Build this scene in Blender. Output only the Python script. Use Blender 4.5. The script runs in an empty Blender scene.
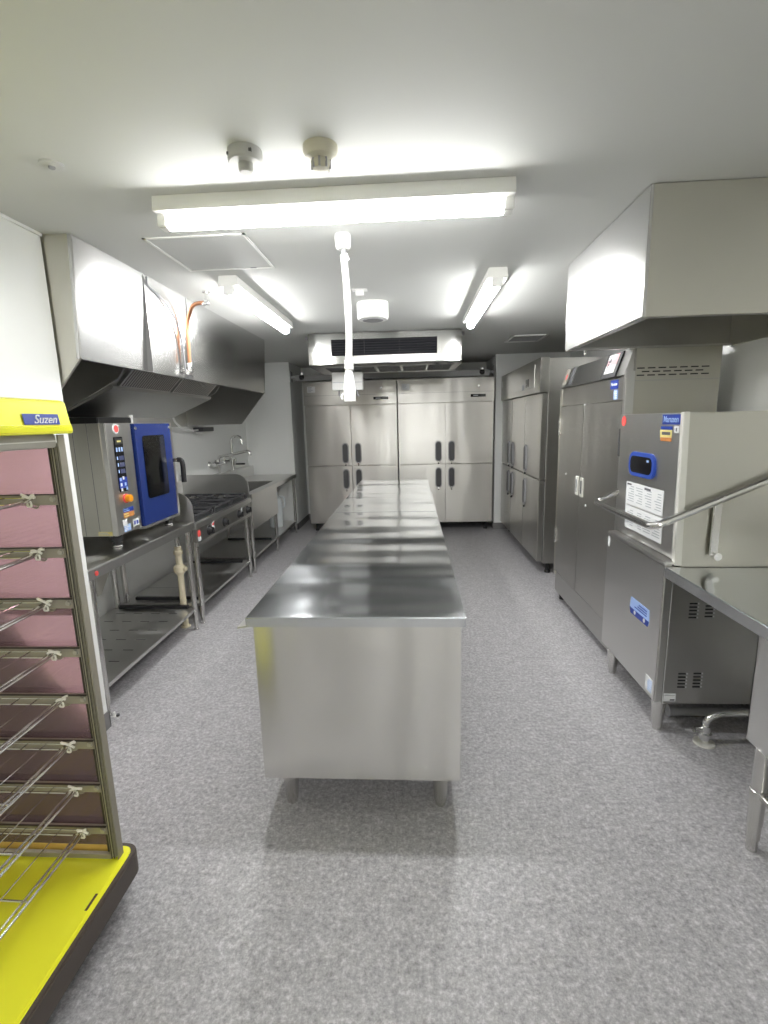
import bpy, bmesh, math, random
from mathutils import Vector, Matrix
random.seed(7)
PI = math.pi
S = bpy.context.scene
COL = S.collection

# ------------------------------------------------------------------ materials
MATS = {}
def _new(name):
    m = bpy.data.materials.new(name); m.use_nodes = True
    nt = m.node_tree; b = nt.nodes['Principled BSDF']
    MATS[name] = m
    return m, nt, b
def plain(name, col, rough=.5, metal=0., spec=.5, bump=0., bscale=200., coat=0.):
    m, nt, b = _new(name)
    b.inputs['Base Color'].default_value = (*col, 1)
    b.inputs['Roughness'].default_value = rough
    b.inputs['Metallic'].default_value = metal
    b.inputs['Specular IOR Level'].default_value = spec
    if coat: b.inputs['Coat Weight'].default_value = coat
    if bump:
        tc = nt.nodes.new('ShaderNodeTexCoord'); n = nt.nodes.new('ShaderNodeTexNoise')
        n.inputs['Scale'].default_value = bscale; n.inputs['Detail'].default_value = 3
        bp = nt.nodes.new('ShaderNodeBump'); bp.inputs['Strength'].default_value = bump; bp.inputs['Distance'].default_value = .002
        nt.links.new(tc.outputs['Object'], n.inputs['Vector']); nt.links.new(n.outputs['Fac'], bp.inputs['Height'])
        nt.links.new(bp.outputs['Normal'], b.inputs['Normal'])
    return m
def steel(name, col, rough, stretch=(1, 1, 60), wave=.0, wscale=1.5, var=.08, aniso=.75, wvec=(1, 1, 1), tang=(0, 0, 1)):
    """brushed stainless: fine stretched grain in roughness and colour, optional long soft waviness of the sheet"""
    m, nt, b = _new(name)
    L = nt.links.new; N = nt.nodes.new
    b.inputs['Metallic'].default_value = 1.
    tc = N('ShaderNodeTexCoord'); mp = N('ShaderNodeMapping'); mp.inputs['Scale'].default_value = stretch
    L(tc.outputs['Object'], mp.inputs['Vector'])
    n = N('ShaderNodeTexNoise'); n.inputs['Scale'].default_value = 6; n.inputs['Detail'].default_value = 6; n.inputs['Roughness'].default_value = .65
    L(mp.outputs['Vector'], n.inputs['Vector'])
    r = N('ShaderNodeMapRange'); r.inputs['From Min'].default_value = .3; r.inputs['From Max'].default_value = .7; var = var*.25
    r.inputs['To Min'].default_value = rough - var; r.inputs['To Max'].default_value = rough + var
    L(n.outputs['Fac'], r.inputs['Value']); L(r.outputs['Result'], b.inputs['Roughness'])
    mx = N('ShaderNodeMix'); mx.data_type = 'RGBA'
    mx.inputs['A'].default_value = (*[c*.99 for c in col], 1); mx.inputs['B'].default_value = (*[min(1, c*1.01) for c in col], 1)
    L(n.outputs['Fac'], mx.inputs['Factor']); L(mx.outputs['Result'], b.inputs['Base Color'])
    bp = N('ShaderNodeBump'); bp.inputs['Strength'].default_value = .10; bp.inputs['Distance'].default_value = .00001
    L(n.outputs['Fac'], bp.inputs['Height'])
    if wave:
        n2 = N('ShaderNodeTexNoise'); n2.inputs['Scale'].default_value = wscale; n2.inputs['Detail'].default_value = 1.
        mp2 = N('ShaderNodeMapping'); mp2.inputs['Scale'].default_value = wvec; L(tc.outputs['Object'], mp2.inputs['Vector']); L(mp2.outputs['Vector'], n2.inputs['Vector'])
        b2 = N('ShaderNodeBump'); b2.inputs['Strength'].default_value = 1.; b2.inputs['Distance'].default_value = wave
        L(n2.outputs['Fac'], b2.inputs['Height']); L(b2.outputs['Normal'], bp.inputs['Normal'])
    L(bp.outputs['Normal'], b.inputs['Normal'])
    # brushing: reflections stretch along tang
    b.inputs['Anisotropic'].default_value = aniso
    tv = N('ShaderNodeCombineXYZ')
    for k in range(3): tv.inputs[k].default_value = tang[k]
    if tang[1]:
        sw = N('ShaderNodeTexNoise'); sw.inputs['Scale'].default_value = 1.1; sw.inputs['Detail'].default_value = 1.
        L(tc.outputs['Object'], sw.inputs['Vector'])
        sm = N('ShaderNodeMapRange'); sm.inputs['From Min'].default_value = .3; sm.inputs['From Max'].default_value = .7
        sm.inputs['To Min'].default_value = -.5; sm.inputs['To Max'].default_value = .5
        L(sw.outputs['Fac'], sm.inputs['Value']); L(sm.outputs['Result'], tv.inputs[0])
    L(tv.outputs[0], b.inputs['Tangent'])
    return m
def emit(name, col, s):
    m, nt, b = _new(name)
    b.inputs['Base Color'].default_value = (.9, .9, .9, 1)
    b.inputs['Emission Color'].default_value = (*col, 1); b.inputs['Emission Strength'].default_value = s
    return m
STEEL = steel('stainless_steel', (.70, .695, .68), .32, (90, 90, 2), .003, 1.5)
STEELV = steel('stainless_fridge', (.56, .55, .525), .35, (80, 80, 2), .012, 1.6, wvec=(2.2, 2.2, .4))
STEELTOP = steel('stainless_worktop', (.74, .765, .79), .15, (90, 2, 90), .042, 1.5, .05, .6, (.45, 1.7, 1), (0, 1, 0))
STEELPANEL = steel('stainless_panel', (.80, .79, .765), .24, (80, 80, 2), .030, 1.6, aniso=.6, wvec=(2.8, 2.8, .35))
STEELHOOD = steel('stainless_hood', (.72, .72, .715), .24, (60, 1, 60), .010, 1.1)
STEELAC = steel('stainless_casing', (.43, .43, .415), .15, (60, 60, 2), .004, 2.)
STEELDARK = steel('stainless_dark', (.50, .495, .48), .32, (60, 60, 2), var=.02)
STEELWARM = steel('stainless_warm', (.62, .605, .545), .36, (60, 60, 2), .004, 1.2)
CHROME = plain('chrome', (.82, .82, .81), .2, 1.)
TUBE = plain('steel_tube', (.66, .65, .63), .22, 1.)
IRON = plain('cast_iron', (.035, .035, .038), .55)
BLACK = plain('black_plastic', (.02, .02, .022), .4)
DARKGREY = plain('dark_grey_plastic', (.085, .085, .09), .42)
GREYPLASTIC = plain('grey_plastic', (.30, .30, .31), .45)
WHITEPL = plain('white_plastic', (.82, .82, .80), .4)
CREAMPL = plain('cream_plastic', (.47, .45, .35), .45)
GREYDET = plain('detector_grey', (.40, .40, .375), .45)
RUBBER = plain('rubber', (.03, .03, .03), .7)
ENAMEL = plain('white_enamel', (.80, .80, .77), .35)
YELLOW = plain('yellow_plastic', (.90, .89, .04), .32, spec=.5)
BROWN = plain('brown_bumper', (.075, .058, .048), .45)
BRONZE = plain('rack_frame_bronze', (.36, .335, .275), .4, .35)
BRONZED = plain('rack_channel_dark', (.05, .044, .036), .5, .2)
RAILGREY = plain('rack_rail_grey', (.47, .45, .40), .38, .5)
BLUEDOOR = plain('blue_door_enamel', (.012, .03, .16), .25, coat=.3)
BLUE = plain('blue_label', (.018, .05, .34), .4)
BLUEFRAME = plain('blue_frame', (.03, .08, .42), .3)
LIGHTBLUE = plain('light_blue_label', (.35, .50, .85), .4)
PALEYEL = plain('pale_yellow_label', (.75, .66, .25), .5)
ORANGE = plain('orange_knob', (.85, .33, .01), .35)
ORANGELAB = plain('orange_label', (.55, .22, .06), .5)
RED = plain('red_sticker', (.80, .10, .09), .45)
PINKPR = plain('pink_print', (.72, .40, .43), .5)
PAPER = plain('paper', (.78, .79, .80), .6)
INK = plain('ink', (.10, .10, .12), .6)
INKGREY = plain('ink_grey', (.42, .44, .47), .6)
SCREEN = plain('dark_screen', (.008, .008, .01), .12)
COPPER = plain('copper_pipe', (.62, .30, .17), .3, 1.)
PIPECREAM = plain('cream_pipe', (.78, .71, .52), .5)
TIE = plain('paper_twist_tie', (.95, .93, .87), .6)
SEAL = plain('grey_sealant', (.20, .20, .20), .6)
CREAMSTEEL = plain('pale_edge_trim', (.80, .79, .74), .35, .3)
FILTER = steel('filter_steel', (.26, .255, .24), .35, (3, 60, 3))
WALLM = plain('painted_wall', (.86, .87, .855), .55, bump=.05, bscale=250)
REARWALL = plain('painted_rear_wall', (.74, .72, .60), .6, bump=.05, bscale=250)
CEILM = plain('painted_ceiling', (.56, .565, .545), .75, bump=.04, bscale=300)
HATCHM = plain('hatch_panel', (.54, .545, .53), .7)
BASEM = plain('vinyl_baseboard', (.20, .195, .195), .45)
def lamp_mat():
    # LED bar: full output straight down, much less sideways
    m, nt, b = _new('lit_diffuser'); L = nt.links.new; N = nt.nodes.new
    g = N('ShaderNodeNewGeometry'); sp = N('ShaderNodeSeparateXYZ'); L(g.outputs['Normal'], sp.inputs[0])
    r = N('ShaderNodeMapRange'); r.interpolation_type = 'SMOOTHSTEP'
    r.inputs['From Min'].default_value = -.60; r.inputs['From Max'].default_value = -.03
    r.inputs['To Min'].default_value = LAMP_W; r.inputs['To Max'].default_value = LAMP_W*.17
    L(sp.outputs['Z'], r.inputs['Value']); L(r.outputs['Result'], b.inputs['Emission Strength'])
    b.inputs['Base Color'].default_value = (.9, .9, .9, 1); b.inputs['Emission Color'].default_value = (1., 1., .985, 1)
    return m
LAMP_W = 44.
LAMP = lamp_mat()
JUG = plain('cloudy_plastic_jug', (.75, .80, .82), .35)
CORDM = plain('white_cord', (.83, .83, .82), .4)

def floor_mat():
    m, nt, b = _new('vinyl_floor'); L = nt.links.new; N = nt.nodes.new
    tc = N('ShaderNodeTexCoord')
    def noise(scale, det, rough):
        n = N('ShaderNodeTexNoise'); n.inputs['Scale'].default_value = scale; n.inputs['Detail'].default_value = det; n.inputs['Roughness'].default_value = rough
        L(tc.outputs['Object'], n.inputs['Vector']); return n
    a = noise(62, 4, .75); c = noise(16, 3, .6); d = noise(150, 2, .6)
    ad = N('ShaderNodeMath'); ad.operation = 'MULTIPLY_ADD'; ad.inputs[1].default_value = .25
    L(c.outputs['Fac'], ad.inputs[0]); L(a.outputs['Fac'], ad.inputs[2])
    ad2 = N('ShaderNodeMath'); ad2.operation = 'MULTIPLY_ADD'; ad2.inputs[1].default_value = .35
    L(d.outputs['Fac'], ad2.inputs[0]); L(ad.outputs[0], ad2.inputs[2])
    r = N('ShaderNodeValToRGB')
    e = r.color_ramp.elements
    e[0].position = .55; e[0].color = (.21, .203, .21, 1)
    e[1].position = 1.02 if False else 1.; e[1].color = (.62, .61, .63, 1)
    k = r.color_ramp.elements.new(.72); k.color = (.335, .327, .34, 1)
    k = r.color_ramp.elements.new(.84); k.color = (.425, .417, .433, 1)
    L(ad2.outputs[0], r.inputs['Fac']); L(r.outputs['Color'], b.inputs['Base Color'])
    b.inputs['Roughness'].default_value = .42; b.inputs['Specular IOR Level'].default_value = .4
    bp = N('ShaderNodeBump'); bp.inputs['Strength'].default_value = .12; bp.inputs['Distance'].default_value = .002
    L(d.outputs['Fac'], bp.inputs['Height']); L(bp.outputs['Normal'], b.inputs['Normal'])
    return m
FLOORM = floor_mat()
def tinted(name, col, gloss, alpha_col=None):
    m, nt, b = _new(name); L = nt.links.new; N = nt.nodes.new
    nt.nodes.remove(b)
    t = N('ShaderNodeBsdfTransparent'); t.inputs['Color'].default_value = (*col, 1)
    g = N('ShaderNodeBsdfGlossy'); g.inputs['Roughness'].default_value = .05; g.inputs['Color'].default_value = (1, 1, 1, 1)
    d = N('ShaderNodeBsdfDiffuse'); d.inputs['Color'].default_value = (*(alpha_col or col), 1)
    m1 = N('ShaderNodeMixShader'); m1.inputs['Fac'].default_value = .20 if alpha_col else 0.
    L(t.outputs[0], m1.inputs[1]); L(d.outputs[0], m1.inputs[2])
    f = N('ShaderNodeFresnel'); f.inputs['IOR'].default_value = gloss
    m2 = N('ShaderNodeMixShader'); L(f.outputs[0], m2.inputs['Fac']); L(m1.outputs[0], m2.inputs[1]); L(g.outputs[0], m2.inputs[2])
    L(m2.outputs[0], nt.nodes['Material Output'].inputs['Surface'])
    return m
PINK = tinted('pink_acrylic', (.81, .63, .67), 1.4, (.70, .47, .53))
GLASS = tinted('oven_window_glass', (.50, .52, .55), 1.45)

# ------------------------------------------------------------------ mesh builder
class MB:
    def __init__(self): self.bm = bmesh.new(); self.mats = []
    def mi(self, m):
        if m is None: return 0
        if m not in self.mats: self.mats.append(m)
        return self.mats.index(m)
    def _merge(self, tmp, m):
        i = self.mi(m)
        for f in tmp.faces: f.material_index = i
        me = bpy.data.meshes.new('t'); tmp.to_mesh(me); tmp.free()
        self.bm.from_mesh(me); bpy.data.meshes.remove(me)
    def box(self, x0, x1, y0, y1, z0, z1, m=None, bev=0., seg=2):
        t = bmesh.new(); bmesh.ops.create_cube(t, size=1.)
        for v in t.verts:
            v.co = Vector((x0+(v.co.x+.5)*(x1-x0), y0+(v.co.y+.5)*(y1-y0), z0+(v.co.z+.5)*(z1-z0)))
        if bev: bmesh.ops.bevel(t, geom=list(t.edges), offset=bev, segments=seg, affect='EDGES', clamp_overlap=True)
        self._merge(t, m); return self
    def prism(self, pts, axis, a, b, m=None, bev=0.):
        """polygon pts (two coords, in the order of the remaining axes) pushed along axis from a to b"""
        t = bmesh.new()
        def P(p, w):
            q = list(p); q.insert('xyz'.index(axis), w); return Vector(q)
        A = [t.verts.new(P(p, a)) for p in pts]; B = [t.verts.new(P(p, b)) for p in pts]
        t.faces.new(A); t.faces.new(B[::-1])
        n = len(pts)
        for i in range(n): t.faces.new((A[i], B[i], B[(i+1) % n], A[(i+1) % n]))
        bmesh.ops.recalc_face_normals(t, faces=list(t.faces))
        if bev: bmesh.ops.bevel(t, geom=list(t.edges), offset=bev, segments=2, affect='EDGES', clamp_overlap=True)
        self._merge(t, m); return self
    def tube(self, pts, r, m=None, seg=12, fil=0., closed=False):
        """round bar along pts; fil rounds the corners"""
        P = [Vector(p) for p in pts]
        if fil and len(P) > 2:
            Q = [P[0]]
            for i in range(1, len(P)-1):
                a, b, c = P[i-1], P[i], P[i+1]
                d = min(fil, (a-b).length*.49, (c-b).length*.49)
                p, q = b+(a-b).normalized()*d, b+(c-b).normalized()*d
                for k in range(7):
                    s = k/6; Q.append((1-s)**2*p+2*s*(1-s)*b+s*s*q)
            Q.append(P[-1]); P = Q
        rr = r if isinstance(r, (list, tuple)) else [r]*len(P)
        t = bmesh.new(); rings = []
        d0 = (P[1]-P[0]).normalized()
        up = Vector((0, 0, 1)) if abs(d0.z) < .9 else Vector((1, 0, 0))
        u = d0.cross(up).normalized()
        for i, p in enumerate(P):
            if closed: d = (P[(i+1) % len(P)]-P[i-1]).normalized()
            elif i == 0: d = (P[1]-P[0]).normalized()
            elif i == len(P)-1: d = (P[-1]-P[-2]).normalized()
            else: d = ((P[i+1]-P[i]).normalized()+(P[i]-P[i-1]).normalized()).normalized()
            u = (u-d*u.dot(d)).normalized(); w = d.cross(u)
            rings.append([t.verts.new(p+(u*math.cos(2*PI*k/seg)+w*math.sin(2*PI*k/seg))*rr[i]) for k in range(seg)])
        n = len(rings)
        for i in range(n if closed else n-1):
            A, B = rings[i], rings[(i+1) % n]
            for k in range(seg): t.faces.new((A[k], A[(k+1) % seg], B[(k+1) % seg], B[k]))
        if not closed:
            t.faces.new(rings[0][::-1]); t.faces.new(rings[-1])
        bmesh.ops.recalc_face_normals(t, faces=list(t.faces))
        self._merge(t, m); return self
    def cyl(self, p0, p1, r, m=None, seg=20, r2=None):
        return self.tube([p0, p1], [r, r if r2 is None else r2], m, seg)
    def lathe(self, prof, c, m=None, seg=28, axis='z'):
        t = bmesh.new(); rings = []
        for (r, h) in prof:
            ring = []
            for k in range(seg):
                a = 2*PI*k/seg; x, y = r*math.cos(a), r*math.sin(a)
                v = {'z': (x, y, h), 'x': (h, x, y), 'y': (x, h, y)}[axis]
                ring.append(t.verts.new(Vector(c)+Vector(v)))
            rings.append(ring)
        for A, B in zip(rings, rings[1:]):
            for k in range(seg): t.faces.new((A[k], A[(k+1) % seg], B[(k+1) % seg], B[k]))
        t.faces.new(rings[0][::-1]); t.faces.new(rings[-1])
        bmesh.ops.remove_doubles(t, verts=list(t.verts), dist=1e-6)
        bmesh.ops.recalc_face_normals(t, faces=list(t.faces))
        self._merge(t, m); return self
    def build(self, name, mat=None, parent=None, smooth=True, label=None):
        off = OFF.get(parent.name, Vector()) if parent else Vector()
        if off.length: bmesh.ops.translate(self.bm, verts=list(self.bm.verts), vec=-off)
        me = bpy.data.meshes.new(name); self.bm.to_mesh(me); self.bm.free()
        mats = self.mats or [mat]
        for k in mats: me.materials.append(k)
        if smooth:
            for p in me.polygons: p.use_smooth = True
            me.set_sharp_from_angle(angle=math.radians(32))
        o = bpy.data.objects.new(name, me); COL.objects.link(o)
        if parent: o.parent = parent; OFF[o.name] = off
        if label: o['label'] = label
        return o
OFF = {}
def tag(o, label, cat, group=None, kind=None):
    o['label'] = label; o['category'] = cat
    if group: o['group'] = group
    if kind: o['kind'] = kind
    return o
def thing(name, label, cat, loc=(0, 0, 0), group=None, local=False, rotz=0.):
    o = bpy.data.objects.new(name, None); COL.objects.link(o)
    o.location = loc; o.rotation_euler = (0, 0, rotz); o.empty_display_size = .1
    OFF[o.name] = Vector() if local else Vector(loc)
    return tag(o, label, cat, group)
def struct(name, mb, mat=None):
    o = mb.build(name, mat, None, smooth=False); o['kind'] = 'structure'; return o
def kids(o): return [c for c in bpy.data.objects if c.parent == o]
def copy_tree(o, parent=None):
    c = o.copy(); COL.objects.link(c); OFF[c.name] = OFF.get(o.name, Vector())
    if parent: c.parent = parent
    for k in kids(o): copy_tree(k, c)
    return c
def text(name, s, size, mat, parent, loc, normal, shear=0., extr=.0006, italic=False, xs=1.):
    """raised lettering; normal is the way the sign faces: '-x', '+x', '-y'"""
    cu = bpy.data.curves.new(name, 'FONT'); cu.body = s; cu.size = size; cu.extrude = extr
    cu.align_x = 'CENTER'; cu.align_y = 'CENTER'; cu.shear = shear; cu.offset = size*.012
    cu.materials.append(mat)
    tmp = bpy.data.objects.new(name, cu); COL.objects.link(tmp)
    me = bpy.data.meshes.new_from_object(tmp.evaluated_get(bpy.context.evaluated_depsgraph_get()))
    bpy.data.objects.remove(tmp); bpy.data.curves.remove(cu)
    me.name = name; o = bpy.data.objects.new(name, me); COL.objects.link(o)
    rz = {'-y': 0, '+x': PI/2, '-x': -PI/2}[normal]
    o.rotation_euler = (PI/2, 0, rz); o.scale = (xs, 1, 1)
    o.parent = parent; o.location = Vector(loc)-OFF.get(parent.name, Vector())
    return o
def lines(mb, axis, w, a0, a1, z0, z1, n, m, gap=.5, d=.0006, sgn=-1, cols=1):
    """rows of small print as thin bars on the plane axis = w"""
    for c in range(cols):
        ca0 = a0+(a1-a0)*c/cols; ca1 = a0+(a1-a0)*(c+.88)/cols
        for i in range(n):
            z = z1-(z1-z0)*(i+.5)/n; h = (z1-z0)/n*gap*.5
            e = ca0+(ca1-ca0)*random.uniform(.55, 1.)
            lo, hi = sorted((w, w+sgn*d))
            if axis == 'x': mb.box(lo, hi, ca0, e, z-h, z+h, m)
            else: mb.box(ca0, e, lo, hi, z-h, z+h, m)

# ------------------------------------------------------------------ room
ZC = 2.214
struct('floor', MB().box(-2.4, 2.2, -4.3, 7.4, -.06, 0), FLOORM)
struct('ceiling', MB().box(-2.4, 2.2, -4.3, 7.4, ZC, ZC+.08), CEILM)
struct('wall_left', MB().box(-2.4, -1.492, -4.2, 2.06, 0, ZC), WALLM)
struct('wall_left_rear', MB().box(-2.4, -2.2, 2.06, 6.44, 0, ZC), WALLM)
struct('wall_end_left', MB().box(-2.4, -1.572, 6.44, 7.3, 0, ZC), WALLM)
struct('wall_back', MB().box(-1.572, 1.06, 7.15, 7.3, 0, ZC), WALLM)
struct('wall_end_right', MB().box(1.06, 2.2, 6.335, 7.3, 0, ZC), WALLM)
struct('wall_right', MB().box(1.69, 2.2, -4.2, 4.1, 0, ZC), WALLM)
struct('wall_right_rear', MB().box(1.96, 2.2, 4.1, 6.335, 0, ZC), WALLM)
struct('wall_rear', MB().box(-1.492, 1.69, -4.3, -4.2, 0, ZC), REARWALL)
struct('baseboard_left', MB().box(-1.492, -1.486, -4.2, 2.066, 0, .085, None).box(-2.2, -1.486, 2.06, 2.066, 0, .085), BASEM)
struct('baseboard_left_rear', MB().box(-2.2, -2.194, 2.07, 6.44, 0, .085), BASEM)
struct('baseboard_end_left', MB().box(-2.2, -1.566, 6.434, 6.44, 0, .085).box(-1.572, -1.566, 6.434, 7.15, 0, .085), BASEM)
struct('baseboard_end_right', MB().box(1.054, 1.96, 6.329, 6.335, 0, .085).box(1.054, 1.06, 6.335, 7.15, 0, .085), BASEM)
struct('baseboard_back', MB().box(-1.566, 1.054, 7.144, 7.15, 0, .085), BASEM)
struct('baseboard_right', MB().box(1.684, 1.69, -4.2, 4.1, 0, .085), BASEM)
struct('trim_ceiling', MB().box(-1.492, -1.482, -4.2, 2.06, ZC-.012, ZC-.0005), WALLM)

# ------------------------------------------------------------------ island tables
def island_table(name, label, y0, y1):
    xl, xr, zt = -.584, .175, .778
    t = thing(name, label, 'table', ((xl+xr)/2, y0, 0), 'steel island cabinet tables')
    tp = MB()
    tp.box(xl, xr, y0, y1, zt-.036, zt, STEELTOP, .003)
    tp.build('tabletop', None, t)
    b = MB(); b.box(xl+.02, xr-.015, y0+.018, y1-.018, .137, zt-.036, STEELPANEL, .002)
    body = b.build('cabinet_body', None, t)
    for y in (y0+.07, y1-.07):
        for x in (xl+.105, xr-.085):
            MB().tube([(x, y, 0), (x, y, .018), (x, y, .02), (x, y, .138)], [.020, .022, .024, .031], TUBE, 20).build('leg', None, t)
    h = (y0+y1)/2
    for (a, c) in ((y0+.05, h), (h, y1-.05)):
        d = MB().box(xl+.008, xl+.02, a+.003, c-.003, .16, zt-.06, STEELPANEL, .002).build('sliding_door', None, t)
        MB().box(xl+.004, xl+.0085, (a+c)/2-.06, (a+c)/2+.06, .42, .46, GREYPLASTIC, .001).build('handle', None, d)
    MB().prism([(xl+.03, zt-.037), (xl-.042, zt-.049), (xl-.042, zt-.054), (xl+.03, zt-.043)], 'y', y0+.03, y0+.42, STEEL).build('side_ledge', None, t)
    return t
island_table('work_table', 'stainless steel cabinet table on short legs, nearest in the middle of the kitchen', 1.552, 3.500)
island_table('work_table', 'stainless steel cabinet table behind the near one, close to the rear refrigerators', 3.504, 5.471)

# ------------------------------------------------------------------ refrigerators
def fridge_handle(parent, x, z0, z1):
    w = .043; n = 8
    def stadium(w, z0, z1):
        pts = []
        for k in range(n+1): a = PI*k/n; pts.append((x+w*math.cos(a), z1-w+w*math.sin(a)))
        for k in range(n+1): a = PI+PI*k/n; pts.append((x+w*math.cos(a), z0+w+w*math.sin(a)))
        return pts
    m = MB(); m.prism(stadium(w, z0, z1), 'y', -.016, .002, GREYPLASTIC, .003)
    m.prism(stadium(w*.72, z0+.014, z1-.014), 'y', -.022, -.010, DARKGREY, .003)
    h = m.build('handle', None, parent)
    MB().cyl((x, -.014, z0-.004), (x, -.020, z0-.004), .012, CHROME, 16).box(x-.008, x+.008, -.018, -.002, z0-.03, z0-.004, BLACK, .002).build('lock', None, h)
def make_fridge(name, label, loc, w, splits, handles, group, rotz=0., style=0, depth=.80, h=1.94):
    t = thing(name, label, 'refrigerator', loc, group, True, rotz)
    zb, zm, zh = .105, .879, 1.642
    MB().box(.0, w, .055, depth, zb, h-.01, STEELV, .003).build('body', None, t)
    b = MB().box(0, w, -.004 if style == 0 else -.02, .055, zh+.006, h, STEELV, .003)
    if style == 0:
        b.box(.012, w-.012, -.006, -.004, 1.768, 1.771, SEAL)
        hd = b.build('header', None, t)
        MB().box(w-.29, w-.105, -.007, -.003, 1.704, 1.738, SCREEN, .001).box(w-.26, w-.20, -.0078, -.0069, 1.714, 1.728, INKGREY).build('display', None, hd)
        m = MB().box(.05, .15, -.0055, -.0035, 1.81, 1.885, PAPER); lines(m, 'y', -.0055, .06, .14, 1.815, 1.88, 4, INKGREY)
        m.build('sticker', None, hd)
        MB().lathe([(.0, -.002), (.014, -.002), (.016, .0), (.016, .004)], (w-.19 if w < 1.5 else .3, -.006, 1.84), CHROME, 16, 'y').build('badge', None, hd)
    else:
        b.box(.20, w-.20, -.024, -.02, 1.70, 1.90, STEELDARK, .001)
        hd = b.build('header', None, t)
        MB().box(w-.52, w-.40, -.027, -.023, 1.72, 1.79, SCREEN, .001).build('display', None, hd)
        MB().box(w-.24, w-.215, -.023, -.0195, 1.84, 1.90, PAPER).build('sticker', None, hd)
        MB().box(w-.68, w-.60, -.0265, -.0235, 1.70, 1.75, INKGREY).build('badge', None, hd)
        MB().box(.06, .09, -.023, -.0195, 1.80, 1.87, PAPER).build('sticker', None, hd)
    E_ = [0]+splits+[w]
    for i in range(len(E_)-1):
        for (z0, z1, hz) in ((zb+.018, zm-.006, (.575, .838)), (zm+.006, zh-.004, (.908, 1.172))):
            d = MB().box(E_[i]+.005, E_[i+1]-.005, 0, .048, z0, z1, STEELV, .004).build('door', None, t)
            fridge_handle(d, handles[i], *hz)
            MB().box(E_[i]+.012, E_[i+1]-.012, .048, .0555, z0+.006, z1-.006, SEAL).build('gasket', None, d)
    for x in (.07, w-.07):
        for y in (.12, depth-.08):
            MB().tube([(x, y, 0), (x, y, .02), (x, y, .021), (x, y, zb+.002)], [.026, .026, .018, .018], BLACK, 16).build('foot', None, t)
    return t
make_fridge('refrigerator', 'four-door steel refrigerator at the back, left of the pair, behind the hanging cord', (-1.36, 6.262, 0), 1.176,
            [.588], [.588-.083, .588+.083], 'upright refrigerators')
make_fridge('refrigerator', 'four-door steel refrigerator at the back, right of the pair, next to the white pier', (-.168, 6.262, 0), 1.198,
            [.59], [.59-.083, .59+.083], 'upright refrigerators')
make_fridge('refrigerator', 'six-door steel refrigerator with loop handles along the right wall, beside the tall two-door cabinet', (1.135, 6.26, 0), 1.86,
            [.60, 1.24], [.50, .70, 1.33], 'upright refrigerators', -PI/2, 1)

# rail above the back refrigerators
t = thing('curtain_rail', 'dark grey rail with ball ends running above the rear refrigerators', 'rail', (-.28, 6.42, 1.95))
MB().box(-1.50, 1.0, 6.45, 6.50, 1.972, 2.045, plain('rail_grey', (.33, .33, .335), .4, .4), .004).build('rail', None, t)
for x, s in ((-1.566, 1), (1.054, -1)):
    MB().box(x-.006, x+.006, 6.46, 6.56, 1.965, 2.10, GREYPLASTIC, .003).build('end_plate', None, t)
    e = MB()
    prof = [(.0, -.04)]+[(.04*math.sin(PI*k/10), -.04*math.cos(PI*k/10)) for k in range(1, 10)]+[(.0, .04)]
    e.lathe(prof, (x+s*.15, 6.47, 2.02), BLACK, 20)
    e.cyl((x, 6.49, 2.02), (x+s*.16, 6.49, 2.02), .018, GREYPLASTIC)
    e.cyl((x+s*.15, 6.47, 2.045), (x+s*.15, 6.47, 2.075), .03, CHROME)
    e.build('ball_end', None, t)

# ------------------------------------------------------------------ air conditioner
t = thing('air_conditioner', 'stainless steel ceiling-hung air conditioner with a black louvre above the rear refrigerators', 'air conditioner', (-.23, 4.47, 1.93))
MB().prism([(4.47, 1.945), (4.47, 2.205), (5.14, 2.205), (5.14, 1.925), (4.52, 1.925)], 'x', -.908, .448, STEELAC, .004).build('body', None, t)
LOUVRE = plain('louvre_black', (.022, .022, .026), .7, spec=.15)
m = MB().box(-.70, .234, 4.462, 4.472, 2.012, 2.150, LOUVRE)
for k in range(6): m.prism([(4.452, 2.022+k*.0215), (4.470, 2.032+k*.0215), (4.470, 2.036+k*.0215), (4.452, 2.026+k*.0215)], 'x', -.698, .232, LOUVRE)
for x in (-.41, -.1): m.box(x, x+.004, 4.455, 4.470, 2.014, 2.148, BLACK)
m.build('louvre', None, t)
MB().box(-.20, -.197, 4.4685, 4.4705, 1.948, 2.008, SEAL).build('panel_joint', None, t)
for k in range(5):
    x = -.78+k*.235
    m = MB().box(x, x+.215, 4.58, 5.02, 1.921, 1.9255, DARKGREY)
    for j in range(10): m.box(x+.005, x+.21, 4.59+j*.043, 4.605+j*.043, 1.917, 1.9215, BLACK)
    m.build('intake_grille', None, t)
for x in (-.93, .462):
    MB().box(x-.02, x+.02, 4.56, 4.62, 2.17, 2.20, GREYPLASTIC, .002).cyl((x, 4.59, 2.14), (x, 4.59, ZC+.001), .006, CHROME, 10).build('hanger', None, t)
t = thing('hanging_box', 'small white plastic box fixed under the air conditioner, behind the hanging cord', 'box', (-.62, 4.95, 1.73))
MB().box(-.775, -.475, 4.90, 5.02, 1.745, 1.916, WHITEPL, .006).build('casing', None, t)
MB().box(-.772, -.478, 4.896, 4.901, 1.815, 1.82, INKGREY).build('lid_joint', None, t)
for x in (-.715, -.535): MB().tube([(x, 4.95, 1.746), (x, 4.95, 1.70), (x+.02, 4.95, 1.685)], .009, GREYPLASTIC, 10).build('hook', None, t)

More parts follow.
